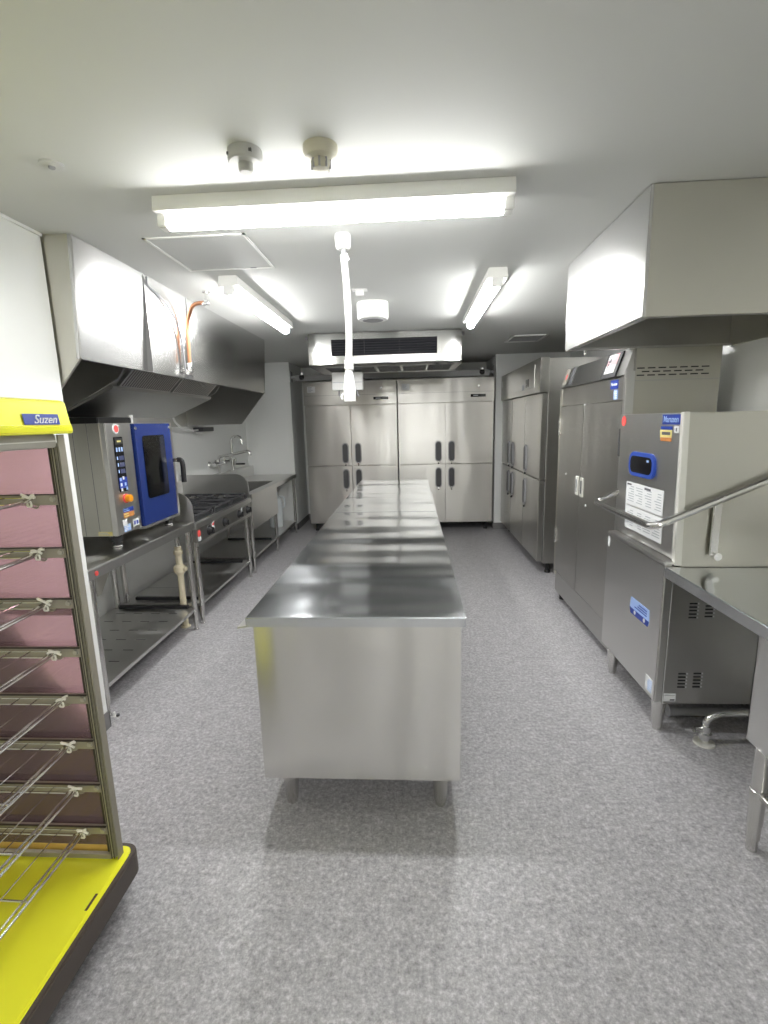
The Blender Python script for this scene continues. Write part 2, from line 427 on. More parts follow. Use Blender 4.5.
# ------------------------------------------------------------------ ceiling lamps
def lamp(label, c, length, along):
    t = thing('ceiling_light', label, 'ceiling light', (c[0], c[1], ZC), 'linear ceiling lights', True, 0 if along == 'x' else PI/2)
    h = length/2
    MB().prism([(-.048, 0), (.048, 0), (.055, -.05), (-.055, -.05)], 'x', -h, h, ENAMEL, .002).build('housing', None, t)
    pts = [(-.030, -.05)]+[(.030*math.cos(a), -.054-.043*math.sin(a)) for a in [PI-PI*k/10 for k in range(11)]]+[(.030, -.05)]
    MB().prism(pts, 'x', -h+.035, h-.035, LAMP).build('diffuser', None, t)
    for s in (-1, 1):
        MB().box(s*(h-.018)-.017, s*(h-.018)+.017, -.028, .028, -.092, -.05, WHITEPL, .004).build('end_cap', None, t)
    return t
lamp('lit linear ceiling light mounted crosswise, nearest, above the end of the near island table', (-.263, 1.84), 1.236, 'x')
lamp('lit linear ceiling light on the left side, running towards the rear beside the steel hood', (-.965, 3.33), 1.236, 'y')
lamp('lit linear ceiling light on the right side, running towards the rear by the six-door refrigerator', (.465, 3.39), 1.236, 'y')
lamp('lit linear ceiling light just behind the viewpoint', (.45, -1.75), 1.236, 'x')
lamp('lit linear ceiling light far behind the viewpoint, by the rear wall', (.3, -3.2), 1.236, 'x')

# ------------------------------------------------------------------ ceiling fittings
def detector(label, x, y, cream):
    m0 = CREAMPL if cream else GREYDET
    t = thing('heat_detector', label, 'detector', (x, y, ZC), 'round ceiling detectors')
    if cream:
        MB().lathe([(.0, 0), (.050, 0), (.050, -.014), (.044, -.030), (.030, -.036), (.0, -.036)], (x, y, ZC), m0, 32).build('base', None, t)
        MB().lathe([(.026, -.034), (.028, -.044), (.024, -.060), (.0, -.062)], (x, y, ZC), m0, 24).build('sensor_head', None, t)
        for k in range(8):
            a = 2*PI*k/8; MB().box(x+.026*math.cos(a)-.003, x+.026*math.cos(a)+.003, y+.026*math.sin(a)-.003, y+.026*math.sin(a)+.003, ZC-.060, ZC-.036, GREYPLASTIC).build('vent_slot', None, t)
    else:
        MB().lathe([(.0, 0), (.049, 0), (.050, -.010), (.050, -.030), (.047, -.034), (.0, -.034)], (x, y, ZC), m0, 32).build('base', None, t)
        MB().lathe([(.021, -.033), (.022, -.052), (.018, -.058), (.0, -.058)], (x, y, ZC), m0, 24).build('sensor_head', None, t)
        for k in range(4):
            a = 2*PI*k/4+.6; MB().box(x+.049*math.cos(a)-.004, x+.049*math.cos(a)+.004, y+.049*math.sin(a)-.004, y+.049*math.sin(a)+.004, ZC-.022, ZC-.014, DARKGREY).build('screw_hole', None, t)
detector('grey round heat detector on the ceiling, left of the cream one', -.472, 1.555, False)
detector('cream round smoke detector on the ceiling with a slotted nose, right of the grey one', -.251, 1.555, True)
t = thing('sprinkler_cover', 'small flat white disc on the ceiling at the upper left', 'ceiling disc', (-1.066, 1.565, ZC))
MB().lathe([(.0, 0), (.034, 0), (.033, -.005), (.026, -.007), (.0, -.007)], (-1.066, 1.565, ZC), HATCHM, 28).build('rim', None, t)
MB().lathe([(.0, -.006), (.010, -.006), (.009, -.012), (.0, -.012)], (-1.066, 1.565, ZC), GREYPLASTIC, 16).build('nozzle', None, t)
t = thing('ceiling_hatch', 'square flush access hatch in the ceiling above the left steel hood', 'hatch', (-.9, 2.38, ZC))
fr = MB()
for (a, b, c, d) in ((-1.119, -.681, 2.157, 2.169), (-1.119, -.681, 2.602, 2.614), (-1.119, -1.107, 2.157, 2.614), (-.693, -.681, 2.157, 2.614)):
    fr.box(a, b, c, d, ZC-.004, ZC, ENAMEL)
fr.build('frame', None, t)
MB().box(-1.105, -.695, 2.171, 2.600, ZC-.002, ZC, HATCHM).build('panel', None, t)
MB().box(-.80, -.77, 2.595, 2.602, ZC-.005, ZC-.001, GREYPLASTIC).build('latch', None, t)
t = thing('ceiling_speaker', 'short white cylinder speaker on the ceiling behind the hanging cord', 'speaker', (-.25, 3.45, ZC))
MB().lathe([(.0, 0), (.104, 0), (.106, -.006), (.104, -.10), (.096, -.108), (.0, -.108)], (-.25, 3.45, ZC), WHITEPL, 40).build('casing', None, t)
MB().lathe([(.0, -.107), (.07, -.107), (.068, -.113), (.0, -.113)], (-.25, 3.45, ZC), GREYPLASTIC, 32).build('grille', None, t)
t = thing('ceiling_bracket', 'small white hook bracket on the ceiling in front of the white cylinder speaker', 'bracket', (-.30, 3.10, ZC))
MB().box(-.345, -.255, 3.08, 3.13, ZC-.006, ZC, WHITEPL, .001).build('plate', None, t)
MB().box(-.325, -.275, 3.095, 3.115, ZC-.035, ZC-.005, WHITEPL, .002).build('clip', None, t)
def vent(label, x0, x1, y0, y1, n):
    t = thing('ceiling_vent', label, 'vent', ((x0+x1)/2, (y0+y1)/2, ZC), 'flush ceiling vents')
    m = MB()
    m.box(x0, x1, y0, y0+.03, ZC-.01, ZC, ENAMEL).box(x0, x1, y1-.03, y1, ZC-.01, ZC, ENAMEL).box(x0, x0+.03, y0, y1, ZC-.01, ZC, ENAMEL).box(x1-.03, x1, y0, y1, ZC-.01, ZC, ENAMEL)
    m.build('frame', None, t)
    m = MB().box(x0+.03, x1-.03, y0+.03, y1-.03, ZC-.002, ZC, DARKGREY)
    for k in range(n):
        y = y0+.04+k*(y1-y0-.08)/n; m.box(x0+.03, x1-.03, y, y+.018, ZC-.009, ZC-.001, GREYPLASTIC)
    m.build('slats', None, t)
vent('flush grey ceiling vent above the six-door refrigerator on the right', .97, 1.32, 4.95, 5.35, 8)

# coiled power cord
t = thing('pendant_cord', 'white coiled power cord with a hand plug hanging from the ceiling in the middle', 'power cord', (-.28, 2.23, ZC))
cx, cy = -.28, 2.23
MB().lathe([(.0, 0), (.034, 0), (.036, -.012), (.032, -.05), (.024, -.058), (.0, -.058)], (cx, cy, ZC), WHITEPL, 28).build('ceiling_rose', None, t)
MB().cyl((cx, cy, ZC-.056), (cx, cy, ZC-.085), .010, GREYPLASTIC).build('strain_relief', None, t)
def coil(z0, z1, turns, r, sway):
    pts = []
    N = int(turns*14)
    for i in range(N+1):
        s = i/N; a = 2*PI*turns*s
        pts.append((cx+sway(s)+r*math.cos(a), cy+r*math.sin(a), z0+(z1-z0)*s))
    return pts
m = MB()
m.tube(coil(2.135, 1.705, 62, .0115, lambda s: .012*math.sin(s*2.6)-.0*s), .0042, CORDM, 8)
m.tube(coil(1.705, 1.665, 4, .0165, lambda s: .006), .0052, CORDM, 8)
m.tube([(cx, cy, 2.15), (cx+.004, cy, 1.92), (cx+.009, cy, 1.80), (cx+.006, cy, 1.66)], .0095, CORDM, 10)
m.tube([(cx+.012, cy-.004, 2.14), (cx+.02, cy, 2.118), (cx+.004, cy+.01, 2.11)], .005, CORDM, 8)
m.build('coiled_cord', None, t)
m = MB(); px = cx+.004
m.tube([(px, cy, 1.69), (px, cy, 1.665), (px+.001, cy, 1.62), (px+.001, cy, 1.585), (px+.001, cy, 1.525)], [.010, .014, .023, .028, .027], WHITEPL, 24)
m.build('plug', None, t)
MB().tube([(px-.027, cy, 1.56), (px-.038, cy, 1.548), (px-.033, cy, 1.535)], .005, WHITEPL, 8).build('clip', None, t)

# ------------------------------------------------------------------ left hood
t = thing('extraction_hood', 'long stainless steel extraction hood over the oven and gas stove, left', 'hood', (-1.8, 3.4, 1.44))
y0, y1, xf, xb = 2.07, 4.72, -1.372, -2.198
zt, zf, zl, xl = ZC-.002, 1.725, 1.44, -1.648
out = [(xf, zt), (xf-.028, zf), (xl, zl), (xb, zl), (xb, zt)]
f = MB().prism([(xf, zt), (xf-.028, zf), (xf-.040, zf), (xf-.012, zt)], 'y', y0-.0015, y1+.0015, STEELHOOD).build('front_panel', None, t)
for y in (2.615, 3.10): MB().box(xf-.028, xf+.001, y-.0012, y+.0012, zf, zt, SEAL) .build('panel_joint', None, f)
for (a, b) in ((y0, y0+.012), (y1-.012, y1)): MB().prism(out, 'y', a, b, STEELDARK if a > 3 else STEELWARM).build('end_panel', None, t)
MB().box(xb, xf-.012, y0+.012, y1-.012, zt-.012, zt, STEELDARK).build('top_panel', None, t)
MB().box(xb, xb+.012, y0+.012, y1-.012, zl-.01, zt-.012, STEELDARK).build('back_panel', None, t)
MB().prism([(xf-.045, zf), (xf-.028, zf), (xf-.028, zf+.012), (xf-.045, zf+.012)], 'y', y0, y1, STEEL).box(xl-.3, xl-.28, y0+.01, y0+.02, zl, zl+.02, STEEL).build('drip_channel', None, t)
for k in range(2):
    fy0 = 2.66+k*.60
    m = MB().prism([(-1.455, 1.80), (-1.60, 1.655), (-1.612, 1.668), (-1.467, 1.812)], 'y', fy0, fy0+.57, STEEL)
    for j in range(22):
        yy = fy0+.02+j*.0245
        m.prism([(-1.465, 1.788), (-1.592, 1.661), (-1.5935, 1.6625), (-1.4665, 1.7895)], 'y', yy, yy+.010, FILTER)
    fo = m.build('grease_filter', None, t)
    MB().tube([(-1.52, fy0+.24, 1.735), (-1.50, fy0+.24, 1.715), (-1.50, fy0+.33, 1.715), (-1.52, fy0+.33, 1.735)], .006, CHROME, 8).build('handle', None, fo)
MB().prism([(-1.595, 1.655), (-1.60, 1.64), (-1.93, 1.50), (-1.95, 1.50), (-1.95, 1.52), (-1.61, 1.665)], 'y', 2.60, 3.90, STEELDARK).build('filter_trough', None, t)
MB().box(-1.445, -1.43, 2.60, 3.90, 1.79, 1.83, STEEL).build('filter_rail', None, t)
MB().prism([(-1.42, 1.86), (-1.44, 1.74), (-1.45, 1.74), (-1.43, 1.86)], 'y', 3.90, 3.912, STEELDARK).build('baffle_strip', None, t)
MB().prism([(-1.4, 1.9), (-1.93, 1.9), (-1.93, 1.50), (-1.55, 1.69)], 'y', 3.885, 3.897, STEELDARK).build('divider', None, t)
MB().prism([(-1.4, 1.9), (-1.93, 1.9), (-1.93, 1.50), (-1.55, 1.69)], 'y', 2.58, 2.592, STEELDARK).build('divider', None, t)

# pipes feeding the hood
t = thing('fire_pipe', 'copper pipe bending from the ceiling down the face of the left steel hood', 'pipe', (-1.2, 3.0, ZC))
MB().lathe([(.0, 0), (.022, 0), (.022, -.008), (.0, -.008)], (-1.2, 2.995, ZC), CHROME, 20).cyl((-1.2, 2.995, ZC-.006), (-1.2, 2.995, ZC-.05), .011, CHROME).cyl((-1.2, 2.995, ZC-.05), (-1.2, 2.995, ZC-.075), .017, CHROME).cyl((-1.185, 2.985, ZC-.055), (-1.225, 3.005, ZC-.07), .012, CHROME).build('ceiling_valve', None, t)
MB().tube([(-1.21, 3.0, ZC-.062), (-1.30, 3.02, ZC-.062), (-1.352, 3.04, ZC-.16), (-1.362, 3.045, 1.80)], .011, COPPER, 12, .10).build('copper_pipe', None, t)
MB().cyl((-1.366, 3.045, 1.815), (-1.366, 3.045, 1.79), .018, CHROME).cyl((-1.366, 3.045, 1.79), (-1.37, 3.045, 1.745), .013, CHROME).cyl((-1.40, 3.045, 1.77), (-1.345, 3.045, 1.77), .012, CHROME).cyl((-1.366, 3.075, 1.755), (-1.366, 3.015, 1.755), .012, CHROME).build('elbow_fitting', None, t)
t = thing('thin_conduit', 'thin grey conduit curving across the face of the left steel hood beside the copper pipe', 'conduit', (-1.37, 2.8, 1.8))
MB().tube([(-1.362, 2.63, ZC-.012), (-1.372, 2.64, 2.165), (-1.366, 2.80, 2.13), (-1.366, 2.96, 2.02), (-1.376, 3.005, 1.88), (-1.38, 3.02, 1.76)], .0055, GREYPLASTIC, 10, .08).build('conduit', None, t)

# ------------------------------------------------------------------ left tables
def leg(t, x, y, z, r=.019, name='leg'):
    MB().tube([(x, y, 0), (x, y, .01), (x, y, .012), (x, y, .06), (x, y, .061), (x, y, z)], [.016, .016, .013, .013, r, r], TUBE, 18).build(name, None, t)
def shelf_slots(m, x0, x1, y0, y1, nx, ny, z):
    for i in range(nx):
        for j in range(ny):
            x = x0+(x1-x0)*(i+.5)/nx; y = y0+(y1-y0)*(j+.5)/ny
            m.box(x-.03, x+.03, y-.0035, y+.0035, z-.001, z+.0006, BLACK)
XF, XB, ZT = -1.52, -2.185, .78
t = thing('oven_table', 'open stainless steel table with a slotted lower shelf, carrying the blue-doored oven', 'table', (-1.85, 2.65, 0))
MB().box(XB, XF, 2.09, 3.232, ZT-.04, ZT, STEEL, .003).build('tabletop', None, t)
MB().box(XF-.02, XF+.002, 2.09, 3.232, ZT-.055, ZT-.002, STEEL, .004).build('front_apron', None, t)
for x in (-1.555, -2.12):
    for y in (2.15, 3.185): leg(t, x, y, ZT-.04)
m = MB().box(-2.15, -1.545, 2.13, 3.20, .142, .163, STEEL, .003)
shelf_slots(m, -2.1, -1.6, 2.2, 3.15, 4, 7, .163); m.build('lower_shelf', None, t)
for (x, y, s) in ((-1.555, 2.19, 1), (-2.09, 2.9, 1), (-2.09, 3.10, -1)):
    MB().prism([(y, ZT-.055), (y+s*.13, ZT-.055), (y+s*.03, ZT-.16), (y, ZT-.16)], 'x', x-.002, x+.002, STEELWARM).build('gusset', None, t)
MB().lathe([(.0, 0), (.012, 0), (.012, .003), (.0, .003)], (XF+.002, 2.155, ZT-.03), RED, 16, 'x').build('red_dot_sticker', None, t)
MB().box(-2.10, -1.60, 3.165, 3.195, .164, .184, BLACK).build('cross_rail', None, t)

# oven
t = thing('combi_oven', 'stainless countertop combi oven with a blue windowed door and orange knob, on the left table', 'oven', (-1.85, 2.84, ZT))
ox, oy0, oy1, oz0, oz1 = -1.60, 2.49, 3.192, .852, 1.459
m = MB().box(-2.15, ox-.03, oy0, oy1, oz0, oz1, STEELWARM, .003)
for x in (-1.70, -1.78): m.box(x-.0015, x+.0015, oy0-.0008, oy0+.001, oz0+.002, oz1-.002, SEAL)
m.build('body', None, t)
MB().box(ox-.03, ox, oy0, 2.728, oz0, oz1, STEEL, .004).build('control_panel', None, t)
cp = bpy.data.objects['control_panel']
m = MB().box(ox-.001, ox+.003, 2.55, 2.632, 1.085, 1.385, SCREEN, .002)
m.box(ox+.0025, ox+.0036, 2.556, 2.626, 1.345, 1.378, BLACK)
m.box(ox+.0034, ox+.0042, 2.575, 2.61, 1.356, 1.366, PALEYEL)
for k in range(3): m.box(ox+.003, ox+.0042, 2.558+k*.024, 2.572+k*.024, 1.305, 1.328, LIGHTBLUE)
for r_ in range(3):
    z = 1.27-r_*.036
    m.box(ox+.003, ox+.004, 2.558, 2.568, z-.008, z+.010, LIGHTBLUE); m.box(ox+.003, ox+.004, 2.578, 2.622, z-.012, z+.012, plain('panel_blue_%d' % r_, (.05, .06, .13), .3))
for (a, z) in ((2.56, 1.155), (2.587, 1.16), (2.562, 1.125), (2.60, 1.125), (2.562, 1.098), (2.61, 1.100)):
    m.box(ox+.003, ox+.0042, a, a+.016, z-.009, z+.009, PAPER if a in (2.587, 2.562) else LIGHTBLUE)
for z in (1.15, 1.12): m.box(ox+.003, ox+.0038, 2.553, 2.629, z-.016, z+.014, BLUE)
m.build('keypad', None, cp)
k = MB().lathe([(.0, 0), (.026, 0), (.026, .006), (.0, .006)], (ox, 2.60, 1.045), RED, 28, 'x').lathe([(.021, .005), (.021, .026), (.018, .031), (.0, .031)], (ox, 2.602, 1.045), ORANGE, 28, 'x').build('knob', None, cp)
MB().lathe([(.0, 0), (.027, 0), (.025, .004), (.0, .004)], (ox, 2.582, 1.428), PAPER, 28, 'x').lathe([(.0, .0035), (.020, .0035), (.019, .0055), (.0, .0055)], (ox, 2.582, 1.428), RED, 24, 'x').build('red_logo_badge', None, cp)
m = MB().box(ox, ox+.001, 2.56, 2.66, .968, .992, BLUE).box(ox, ox+.001, 2.56, 2.66, .938, .967, ORANGELAB)
lines(m, 'x', ox+.001, 2.565, 2.65, .970, .99, 2, LIGHTBLUE, sgn=1); lines(m, 'x', ox+.001, 2.565, 2.65, .94, .965, 2, PALEYEL, sgn=1); m.build('two_tone_sticker', None, cp)
m = MB().box(ox, ox+.001, 2.545, 2.585, .895, .93, PAPER).box(ox, ox+.001, 2.55, 2.615, .862, .90, LIGHTBLUE); lines(m, 'x', ox+.001, 2.555, 2.61, .865, .90, 4, PAPER, sgn=1); m.build('notice_sticker', None, cp)
m = MB().box(ox, ox+.001, 2.64, 2.70, .875, .915, PAPER).box(ox+.001, ox+.0016, 2.648, 2.665, .883, .905, BLUE).box(ox+.001, ox+.0016, 2.675, 2.692, .883, .905, BLUE); m.build('pictogram_sticker', None, cp)
m = MB().box(ox-.11, ox-.032, oy0-.001, oy0+.0005, oz0+.004, oz0+.026, PALEYEL); lines(m, 'y', oy0-.001, ox-.105, ox-.04, oz0+.006, oz0+.024, 2, INKGREY); m.build('yellow_warning_sticker', None, t)
d = MB().box(ox-.03, ox+.012, 2.738, 3.162, oz0+.0, oz1-.005, BLUEDOOR, .004)
door = d.build('door', None, t)
def rr_rect(y0, y1, z0, z1, r, curve=0.):
    pts = []
    for (cy_, cz_, a0) in ((y1-r, z1-r, 0), (y0+r, z1-r, PI/2), (y0+r, z0+r, PI), (y1-r, z0+r, 1.5*PI)):
        for k in range(7):
            a = a0+PI/2*k/6; pts.append((cy_+r*math.cos(a), cz_+r*math.sin(a)))
    return pts
m = MB().prism(rr_rect(2.812, 3.06, 1.012, 1.382, .018), 'x', ox+.0115, ox+.0135, SCREEN)
for z in (1.10, 1.19, 1.28): m.box(ox+.0132, ox+.0142, 2.83, 3.045, z-.005, z+.003, RAILGREY)
for y in (2.90, 2.945, 2.99): m.box(ox+.0132, ox+.0139, y-.006, y+.004, 1.04, 1.36, GREYPLASTIC)
m.box(ox+.0132, ox+.0142, 2.94, 2.948, 1.06, 1.37, INKGREY)
w = m.build('oven_window', None, door)
MB().prism(rr_rect(2.810, 3.062, 1.010, 1.384, .02), 'x', ox+.0145, ox+.018, GLASS).build('glass', None, w)
MB().box(ox-.03, ox+.008, 3.164, 3.192, oz0, oz1, STEEL, .002).build('hinge_post', None, t)
MB().box(ox-.02, ox+.02, 2.735, 3.165, oz0-.012, oz0+.002, STEEL, .003).build('drip_gutter', None, t)
MB().box(ox+.01, ox+.06, 3.11, 3.14, 1.205, 1.227, CHROME, .003).tube([(ox+.06, 3.125, 1.217), (ox+.085, 3.125, 1.217), (ox+.092, 3.125, 1.19), (ox+.09, 3.125, 1.07)], .016, BLACK, 12, .03).build('handle', None, door)
for (y, z) in ((2.752, oz1-.03), (3.145, oz1-.03)): MB().lathe([(.0, 0), (.010, 0), (.009, .004), (.0, .004)], (ox+.012, y, z), CHROME, 16, 'x').build('bolt', None, door)
for (x, y) in ((ox-.05, oy0+.06), (ox-.05, oy1-.06), (-2.1, oy0+.06), (-2.1, oy1-.06)):
    MB().tube([(x, y, ZT), (x, y, ZT+.012), (x, y, ZT+.013), (x, y, ZT+.03), (x, y, ZT+.031), (x, y, oz0)], [.026, .026, .020, .020, .030, .032], BLACK, 20).lathe([(.021, .0), (.0265, .004), (.0265, .011), (.021, .013)], (x, y, ZT), CHROME, 20).build('foot', None, t)
MB().box(-2.02, -1.72, 2.62, 2.95, oz1, oz1+.035, BLACK, .004).cyl((-1.73, 2.96, oz1), (-1.73, 2.96, oz1+.05), .014, WHITEPL).build('exhaust_box', None, t)

# gas stove
sy0, sy1 = 3.250, 4.452
t = thing('gas_stove', 'steel gas stove table with black grates and knobs, between the oven table and the sink', 'stove', (-1.85, 3.85, 0))
MB().box(XB, XF+.002, sy0, sy1, .715, .757, STEEL, .003).build('top_frame', None, t)
m = MB().box(XF-.03, XF-.004, sy0+.01, sy1-.01, .615, .715, STEELDARK, .003).build('control_panel', None, t)
for y in (3.47, 3.77, 4.11, 4.33):
    kx = XF-.004
    MB().lathe([(.0, 0), (.036, 0), (.036, .004), (.027, .006), (.024, .032), (.0, .034)], (kx, y, .664), BLACK, 24, 'x').box(kx+.03, kx+.042, y-.006, y+.006, .642, .686, BLACK, .002).build('knob', None, m)
MB().lathe([(.0, 0), (.026, 0), (.026, .001), (.0, .001)], (XF-.004, 3.30, .678), RED, 24, 'x').build('red_round_sticker', None, m)
mm = MB().box(XF-.004, XF-.003, 3.28, 3.325, .625, .655, PAPER); lines(mm, 'x', XF-.003, 3.285, 3.32, .627, .653, 3, INKGREY, sgn=1); mm.build('white_sticker', None, m)
MB().box(XF-.004, XF-.003, 3.53, 3.575, .655, .71, PAPER).box(XF-.003, XF-.0024, 3.535, 3.57, .685, .705, RED).build('white_sticker', None, m)
MB().box(XF-.004, XF-.003, 4.175, 4.205, .645, .71, PAPER).build('white_sticker', None, m)
def guard(y, label):
    r = .12; xf_ = XF-.012
    pts = [(XB, .757), (XB, .982)]
    for k in range(9):
        a = PI/2-PI/2*k/8; pts.append((xf_-r+r*math.cos(a), .982-r+r*math.sin(a)))
    pts.append((xf_, .757))
    MB().prism(pts, 'y', y-.006, y+.006, STEEL, .002).build('side_guard', None, t)
guard(sy0+.008, ''); guard(sy1-.008, '')
MB().box(XB, XB+.02, sy0+.014, sy1-.014, .757, .93, STEEL, .002).box(XB+.02, XB+.10, sy0+.014, sy0+.25, .757, .90, STEEL, .002).build('back_guard', None, t)
MB().box(XB+.02, XF-.03, sy0+.016, sy1-.016, .752, .762, IRON).build('burner_well', None, t)
for by in (3.46, 3.85, 4.23):
    for bx in ((-1.72, -1.98) if by != 3.85 else (-1.84,)):
        m = MB()
        m.lathe([(.0, .0), (.075, .0), (.075, .012), (.05, .02), (.045, .03), (.0, .032)], (bx, by, .762), IRON, 28)
        bo = m.build('burner', None, t)
        MB().lathe([(.028, .030), (.03, .036), (.018, .040), (.0, .040)], (bx, by, .762), plain('burner_cap_%.2f%.2f' % (bx, by), (.35, .34, .32), .35, .8), 20).build('burner_cap', None, bo)
    g = MB(); zz = .798
    for (a, b) in (((-1.56, by-.17), (-2.12, by-.17)), ((-1.56, by+.17), (-2.12, by+.17)), ((-1.56, by-.17), (-1.56, by+.17)), ((-2.12, by-.17), (-2.12, by+.17)), ((-1.84, by-.17), (-1.84, by+.17)), ((-1.56, by), (-1.68, by)), ((-1.76, by), (-1.92, by)), ((-2.12, by), (-2.02, by))):
        g.tube([(a[0], a[1], zz), (b[0], b[1], zz)], .009, IRON, 8)
    for (x, y) in ((-1.56, by-.17), (-1.56, by+.17), (-2.12, by-.17), (-2.12, by+.17)): g.cyl((x, y, .760), (x, y, zz), .009, IRON, 8)
    for bx in ((-1.72, -1.98) if by != 3.85 else (-1.84,)):
        for k in range(6):
            a = 2*PI*k/6+.3; g.tube([(bx+.05*math.cos(a), by+.05*math.sin(a), zz+.006), (bx+.13*math.cos(a), by+.13*math.sin(a), zz+.004)], .007, IRON, 8)
    g.build('grate', None, t)
for x in (-1.555, -2.12):
    for y in (sy0+.05, sy1-.075): leg(t, x, y, .716)
MB().box(XF-.022, XF-.003, sy0+.02, sy1-.02, .588, .614, STEEL, .003).build('lower_rail', None, t)
m = MB().box(-2.15, -1.545, sy0+.02, sy1-.045, .142, .163, STEEL, .003)
for y in (3.62, 4.02): m.box(-2.14, -1.56, y-.0015, y+.0015, .1625, .1634, SEAL)
m.build('lower_shelf', None, t)
MB().box(-2.08, -1.60, 3.345, 3.365, .164, .184, BLACK).box(-2.08, -1.6, 4.3, 4.32, .164, .184, BLACK).build('cross_rail', None, t)

# cream gas pipe
t = thing('gas_pipe', 'cream gas pipe with a bulging cock hanging below the stove end of the oven table', 'pipe', (-1.72, 3.24, 0))
gx, gy = -1.66, 3.238
MB().cyl((gx, gy, .70), (gx, gy, .60), .016, TUBE).build('metal_stub', None, t)
MB().tube([(gx, gy, .60), (gx, gy, .575), (gx, gy, .57), (gx, gy, .545), (gx, gy, .54), (gx, gy, .47), (gx, gy, .455), (gx, gy, .42), (gx, gy, .40), (gx, gy, .39), (gx, gy, .19)], [.024, .024, .031, .031, .022, .024, .042, .042, .026, .022, .022], PIPECREAM, 20).build('upper_pipe', None, t)
MB().cyl((gx, gy-.005, .438), (gx+.05, gy-.01, .438), .018, PIPECREAM, 14).build('cock_handle', None, t)
MB().tube([(gx, gy, .20), (gx, gy, .0)], .022, PIPECREAM, 16).lathe([(.0, 0), (.034, 0), (.034, .008), (.0, .008)], (gx, gy, 0), PIPECREAM, 20).build('lower_pipe', None, t)

# sink counter
ky0, ky1 = 4.478, 6.31
t = thing('sink_counter', 'stainless steel sink counter with a deep apron at the far end of the left row', 'sink', (-1.85, 5.4, 0))
m = MB(); sx0, sx1, s0, s1 = -2.02, -1.615, 4.66, 5.57
for (a, b, c, d) in ((XB, sx0, ky0, ky1), (sx1, XF, ky0, ky1), (sx0, sx1, ky0, s0), (sx0, sx1, s1, ky1)): m.box(a, b, c, d, ZT-.012, ZT, STEEL)
m.box(XF-.02, XF+.003, ky0, ky1, ZT-.045, ZT+.004, STEEL, .004)
m.build('countertop', None, t)
b = MB(); zb = .46
b.box(sx0, sx0+.004, s0, s1, zb, ZT-.011, STEELDARK).box(sx1-.004, sx1, s0, s1, zb, ZT-.011, STEELDARK).box(sx0, sx1, s0, s0+.004, zb, ZT-.011, STEELDARK).box(sx0, sx1, s1-.004, s1, zb, ZT-.011, STEELDARK).box(sx0, sx1, s0, s1, zb-.006, zb, STEELDARK)
b.lathe([(.0, 0), (.05, 0), (.045, .004), (.0, .004)], ((sx0+sx1)/2, 5.1, zb), CHROME, 24)
b.build('basin', None, t)
MB().box(XF-.025, XF-.012, ky0+.02, 5.375, .435, ZT-.04, STEEL, .002).build('apron', None, t)
MB().box(XB, XB+.10, ky0, ky1-.02, ZT, .905, STEEL, .004).build('backsplash', None, t)
for y in (ky0+.03, 5.335, ky1-.055):
    for x in (-1.555, -2.12): leg(t, x, y, ZT-.04)
MB().box(-2.15, -1.545, ky0+.02, ky1-.04, .142, .163, STEEL, .003).build('lower_shelf', None, t)
MB().box(-2.08, -1.58, 5.2, 5.22, .164, .184, BLACK).build('cross_rail', None, t)
MB().cyl((-1.82, 5.1, zb-.005), (-1.82, 5.1, .0), .025, WHITEPL).build('drain_pipe', None, t)

def faucet(label, y, kind):
    t = thing('faucet', label, 'faucet', (-2.19, y, .93), 'wall faucets over the sink')
    if kind == 0:
        b = MB()
        for s in (-.09, .09): b.lathe([(.0, 0), (.032, 0), (.026, .012), (.0, .012)], (-2.2, y+s, 1.02), CHROME, 20, 'x').cyl((-2.19, y+s, 1.02), (-2.12, y+s, 1.02), .014, CHROME)
        b.tube([(-2.13, y-.11, 1.02), (-2.13, y+.11, 1.02)], .022, CHROME, 16).build('mixer_body', None, t)
        for s in (-.12, .12): MB().cyl((-2.13, y+s*.9, 1.02), (-2.13, y+s*1.25, 1.02), .026, CHROME).box(-2.138, -2.06, y+s*1.2-.008, y+s*1.2+.008, 1.03, 1.042, BLACK, .003).build('tap_handle', None, t)
        MB().tube([(-2.13, y, 1.02), (-2.13, y, 1.09), (-1.98, y, 1.115), (-1.80, y, 1.15), (-1.775, y, 1.13), (-1.775, y, 1.10)], .017, CHROME, 14, .035).build('spout', None, t)
        MB().cyl((-2.13, y, 1.03), (-2.13, y, .908), .011, CHROME).build('riser', None, t)
    else:
        MB().lathe([(.0, 0), (.03, 0), (.024, .012), (.0, .012)], (-2.2, y, 1.05), CHROME, 20, 'x').cyl((-2.19, y, 1.05), (-2.11, y, 1.05), .016, CHROME).build('wall_union', None, t)
        MB().tube([(-2.11, y, .94), (-2.11, y, 1.22), (-2.10, y, 1.29), (-2.04, y, 1.31), (-1.99, y, 1.29), (-1.98, y, 1.21)], .016, CHROME, 14, .05).build('spout', None, t)
        MB().cyl((-2.11, y, .94), (-2.11, y, .905), .018, CHROME).build('base_nut', None, t)
        MB().cyl((-2.11, y-.05, 1.05), (-2.11, y+.05, 1.05), .018, CHROME).build('valve_body', None, t)
        MB().box(-2.12, -1.99, y+.075, y+.10, .965, .985, BLACK, .005).cyl((-2.11, y+.088, .97), (-2.11, y+.088, 1.05), .018, CHROME).build('lever', None, t)
faucet('chrome wall faucet with a long straight spout over the sink, nearer the stove', 5.26, 0)
faucet('chrome gooseneck faucet with a black lever over the sink, the taller one', 5.62, 1)

